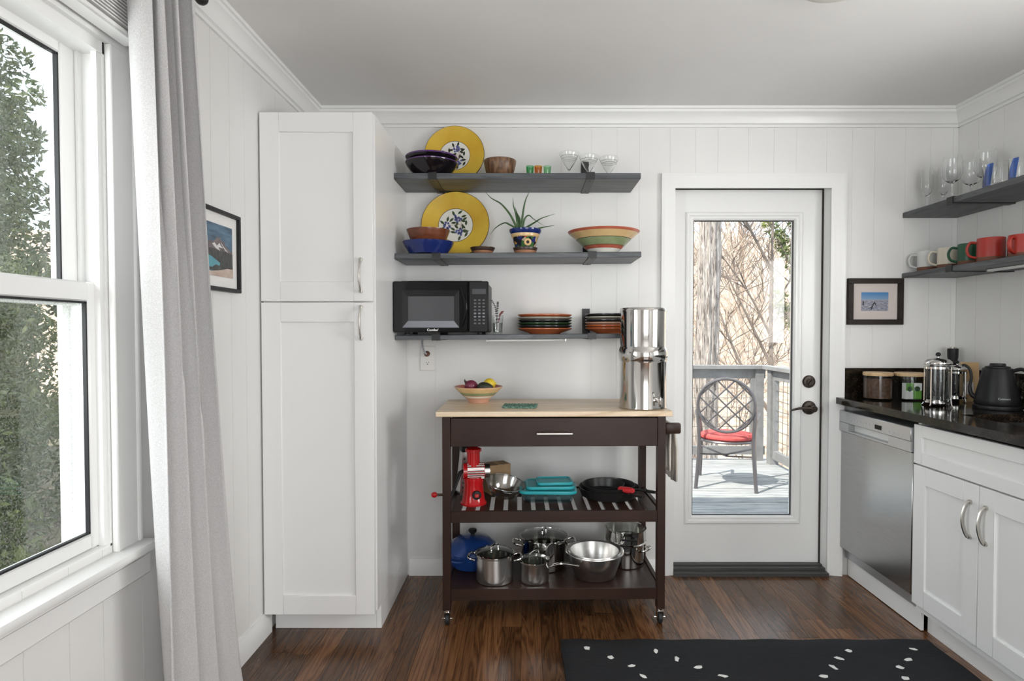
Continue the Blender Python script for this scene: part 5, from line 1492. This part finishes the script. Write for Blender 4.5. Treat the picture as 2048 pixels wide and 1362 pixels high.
def tumbler(label, x, y, R_, h):
    t = thing('tumbler', label, 'glass', (x, y, ZU), group='blue streaked tumblers')
    MB().lathe([(0, 0), (R_ * .94, 0), (R_, .006), (R_, h), (R_ * .955, h), (R_ * .95, .016), (0, .014)], 40).build('vessel', 'crystal', t)
    mb = MB(); n_ = 10; rows = []
    for j in range(9):
        f = j / 8; sp_ = .5 * (1 - .55 * f)
        rows.append([mb.bm.verts.new(((R_ + .0006) * math.cos(R(175) + sp_ * (i / n_ * 2 - 1) + .5 * f), (R_ + .0006) * math.sin(R(175) + sp_ * (i / n_ * 2 - 1) + .5 * f), .006 + f * (h - .010))) for i in range(n_ + 1)])
    for a, b in zip(rows, rows[1:]):
        for i in range(n_): mb.face([a[i], a[i + 1], b[i + 1], b[i]])
    mb.build('blue_streak', 'blueglass', t)
tumbler('large clear tumbler with a blue streak beside the wine glasses', 2.02, 2.594, .052, .104)
tumbler('clear tumbler with a blue streak past the larger one', 2.02, 2.465, .046, .092)
ZL = 1.5816
def mug(label, x, y, m, R_=.045, h=.104, ang=140):
    t = thing('mug', label, 'mug', (x, y, ZL), R(ang), 'mugs on the lower side shelf')
    MB().lathe([(0, .002), (R_ * .80, .002), (R_ * .82, 0), (R_ * .95, 0), (R_ * .99, .006), (R_, .024), (R_, .0245), (R_, h - .003), (R_ * .985, h), (R_ * .94, h), (R_ * .93, .012), (0, .010)], 40, [0, 0, 0, 0, 0, 1, 1, 1, 1, 1, 1]).build('cup', ['mugbase', m], t)
    MB().tube(bez([(R_ * .96, 0, h * .84), (R_ + .022, 0, h * .86), (R_ + .034, 0, h * .62), (R_ + .026, 0, h * .34), (R_ * .97, 0, h * .22)], 6), .0085, 10, flat=.7).build('handle', m, t)
mug('white mug with bare clay base nearest the back wall', 2.03, 3.055, 'ceramicwhite')
mug('cream mug with bare clay base between white and green mugs', 2.05, 2.935, 'mugcream')
mug('dark green mug with bare clay base', 2.05, 2.795, 'muggreen')
mug('large red mug beside the green mug', 2.04, 2.650, 'mugred', .052, .108)
mug('red mug past the larger red mug', 2.06, 2.510, 'mugred', .046, .100, 200)

# ------------------------------------------------------------------ on the counter
ZC = .9385
def canister(label, x, y, R_, h):
    t = thing('canister', label, 'canister', (x, y, ZC), group='glass canisters with wooden lids')
    MB().lathe([(0, 0), (R_ * .97, 0), (R_, .004), (R_, h), (R_ * .965, h), (R_ * .96, .008), (0, .006)], 44).build('jar', 'glass', t)
    MB().lathe([(0, h + .0003), (R_ * 1.02, h + .0003), (R_ * 1.03, h + .004), (R_ * 1.03, h + .014), (R_ * 1.0, h + .017), (0, h + .017)], 44).build('lid', 'bamboo', t)
    return t
c1 = canister('glass canister of dark coffee with wooden lid', 1.762, 3.012, .066, .120)
MB().lathe([(0, .0085), (.062, .0085), (.0625, .105), (.03, .110), (0, .108)], 36).build('coffee', 'coffee', c1)
c2 = canister('glass canister of tea boxes with wooden lid', 1.903, 2.985, .066, .120)
for x_, y_, m_, a_, lab in ((-.022, -.022, 'teawhite', 8, 'mostly white tea box standing in the glass canister'), (.024, -.016, 'teagreen', -14, 'green and white tea box standing in the glass canister')):
    b_ = thing('tea_box', lab, 'box', (1.903 + x_, 2.985 + y_, ZC), R(a_), 'tea boxes in the canister')
    MB().box(-.020, .020, -.014, .014, .0085, .086, bev=.0008).build('carton', m_, b_)
    MB().box(-.0204, .0204, -.0146, -.0139, .050, .086).build('front_panel', 'teawhite' if m_ == 'teagreen' else 'teagreen', b_)
    MB().lathe([(0, 0), (.013, 0), (.012, .0008), (0, .0008)], 20).build('emblem', 'teadark', b_, loc=(0, -.0146, .058), rot=(R(90), 0, 0))
def french_press(label, x, y, R_, h, ang):
    t = thing('french_press', label, 'french press', (x, y, ZC), R(ang), 'french presses')
    MB().lathe([(0, .012), (R_ * .9, .012), (R_, .020), (R_, h * .78), (R_ * .97, h * .78), (R_ * .96, .022), (0, .016)], 36).build('beaker', 'glass', t)
    fr = MB()
    fr.lathe([(R_ * 1.0, h * .70), (R_ * 1.05, h * .70), (R_ * 1.05, h * .74), (R_ * 1.0, h * .74)], 36, closed=True)
    fr.lathe([(R_ * 1.0, .018), (R_ * 1.05, .018), (R_ * 1.05, .026), (R_ * 1.0, .026)], 36, closed=True)
    fo = fr.build('frame_ring', 'steel', t); fo['kind'] = 'stuff'
    for a in (45, 135, 225, 315):
        c, s = math.cos(R(a)), math.sin(R(a))
        MB().tube([(R_ * 1.06 * c, R_ * 1.06 * s, h * .74), (R_ * 1.06 * c, R_ * 1.06 * s, .030), (R_ * 1.12 * c, R_ * 1.12 * s, .008), (R_ * 1.25 * c, R_ * 1.25 * s, .003)], [.003, .003, .0035, .003], 8).build('leg', 'steel', t)
    MB().lathe([(0, h * .78), (R_ * 1.04, h * .78), (R_ * 1.06, h * .80), (R_ * 1.02, h * .83), (R_ * .80, h * .875), (R_ * .3, h * .90), (0, h * .905)], 36).build('lid', 'steel', t)
    k_ = MB().cyl((0, 0, h * .90), (0, 0, h * .94), .003, n=10).build('plunger_rod', 'steel', t)
    MB().blob((0, 0, h * .965), R_ * .20, R_ * .20, h * .040).build('knob', 'blackplastic', k_)
    MB().tube(bez([(R_ * 1.03, 0, h * .72), (R_ * 1.5, 0, h * .73), (R_ * 1.75, 0, h * .58), (R_ * 1.65, 0, h * .30), (R_ * 1.12, 0, h * .20)], 6), R_ * .13, 10).build('handle', 'blackplastic', t)
    MB().lathe([(0, .0225), (R_ * .93, .0225), (R_ * .93, .032), (0, .032)], 30).build('filter_disc', 'steel', t)
french_press('tall glass french press with black knob at the counter front', 1.872, 2.733, .053, .245, 75)
french_press('small glass french press behind the tall one', 2.075, 2.895, .040, .200, 60)
pmil = thing('pepper_mill', 'tall black mill with slanted silver top behind the presses', 'mill', (2.16, 3.045, ZC))
MB().lathe([(0, 0), (.026, 0), (.027, .005), (.022, .10), (.020, .19), (.024, .215), (.0245, .255), (0, .255)], 28).build('body', 'matteblack', pmil)
MB().lathe([(0, .2552), (.020, .2552), (.018, .262), (0, .263)], 24).build('cap', 'steel', pmil)
bgk = thing('paper_bag', 'upright kraft paper bag between the small press and kettle', 'bag', (2.165, 2.935, ZC), R(-38))
mb = MB(); A = mb.ring([(-.038, -.022, 0), (.038, -.022, 0), (.038, .022, 0), (-.038, .022, 0)]); B = mb.ring([(-.038, -.020, .15), (.038, -.020, .15), (.038, .020, .15), (-.038, .020, .15)]); C_ = mb.ring([(-.036, -.003, .190), (.036, -.003, .190), (.036, .003, .190), (-.036, .003, .190)])
mb.bridge(A, B); mb.bridge(B, C_); mb.face(A); mb.face(C_); mb.build('sack', 'kraft', bgk)
MB().box(-.018, .018, -.0228, -.0218, .035, .095).build('label_sticker', 'teawhite', bgk)
ke = thing('gooseneck_kettle', 'matte black gooseneck electric kettle on its base', 'kettle', (2.075, 2.645, ZC), math.atan2(.618, -.787))
MB().lathe([(0, 0), (.088, 0), (.090, .004), (.088, .016), (.080, .019), (0, .019)], 44).build('power_base', 'matteblack', ke)
kb = MB().lathe([(0, .020), (.082, .020), (.085, .026), (.082, .050), (.064, .130), (.056, .172), (.054, .178), (.050, .180), (0, .180)], 48).build('body', 'matteblack', ke)
MB().lathe([(0, .1802), (.046, .1802), (.046, .186), (.030, .190), (.028, .200), (0, .201)], 32).build('lid', 'matteblack', ke)
MB().tube(bez([(.074, 0, .045), (.092, 0, .060), (.098, 0, .095), (.093, 0, .135), (.100, 0, .172), (.118, 0, .188), (.128, 0, .186)], 6), [.012 - .006 * min(1, i / 14) for i in range(37)], 10).build('spout', 'matteblack', ke)
MB().tube(bez([(-.052, 0, .168), (-.085, 0, .176), (-.118, 0, .150), (-.130, 0, .100), (-.122, 0, .060)], 6), .011, 10, flat=.75).build('handle', 'matteblack', ke)
text_mesh('logo_text', 'Cuisinart', .012, 'greyletter', ke, (.0838 * math.cos(R(107)), .0838 * math.sin(R(107)), .050), (R(90 - 12), 0, R(107 + 90)), .0004)

# ------------------------------------------------------------------ rug and lamp
rg = thing('rug', 'black woven rug scattered with white tufts', 'rug', (.90, 1.60, 0))
mb = MB(); rows = []
NXr, NYr = 40, 24
for j in range(NYr + 1):
    rows.append([mb.bm.verts.new((-.762 + 1.517 * i / NXr + (.004 * math.sin(j * 1.3) if i in (0, NXr) else 0), -.70 + 1.552 * j / NYr + (.004 * math.sin(i * .9) if j in (0, NYr) else 0), .006 + .0008 * math.sin(i * .7) * math.sin(j * .9))) for i in range(NXr + 1)])
for a, b in zip(rows, rows[1:]):
    for i in range(NXr): mb.face([a[i], a[i + 1], b[i + 1], b[i]])
o = mb.build('weave', 'rug', rg, ang=80); md = o.modifiers.new('thickness', 'SOLIDIFY'); md.thickness = .005; md.offset = -1
rs_ = random.Random(21)
pix = [(160, 380), (457, 393), (262, 420), (547, 427), (353, 457), (640, 463), (403, 502), (748, 500), (1290, 392), (1250, 425), (1224, 463), (1182, 502), (1570, 385), (1547, 430), (1512, 463), (1535, 510)]
spots_ = []
for a, b in pix:
    u = (a / 2.16 + 1100 - 1055) / 1200; vv = (b / 2.16 + 1120 - 692.8) / 1200
    th = R(1.375); den = -math.sin(th) - vv * math.cos(th)
    t_ = -1.27 / den
    spots_.append((u * t_, (math.cos(th) - vv * math.sin(th)) * t_))
for k in range(26): spots_.append((.25 + 1.3 * ((k * .382) % 1), 2.05 - .042 * k))
for X, Y in spots_:
    mb = MB(); n_ = 7; ph_ = rs_.uniform(0, 6)
    A = mb.ring([(.011 * (1 + .35 * math.sin(k * 2.1 + ph_)) * math.cos(k * .8976), .016 * (1 + .35 * math.sin(k * 1.7 + ph_)) * math.sin(k * .8976), 0) for k in range(n_)])
    T = mb.bm.verts.new((0, 0, .004))
    for k in range(n_): mb.face([A[k], A[(k + 1) % n_], T])
    mb.build('tuft', 'spot', rg, loc=(X - .90, Y - 1.60, .0072), rot=(0, 0, rs_.uniform(0, 6)), ang=80)

lp = thing('ceiling_lamp', 'round frosted flush ceiling lamp', 'ceiling lamp', (.98, 1.885, H - .0005))
MB().lathe([(0, 0), (.175, 0), (.178, -.012), (.165, -.022), (0, -.022)], 44).build('base', 'trim', lp)
MB().lathe([(0, -.022), (.160, -.022), (.158, -.036), (.130, -.058), (.07, -.074), (0, -.079)], 44).build('shade', 'lampglass', lp)
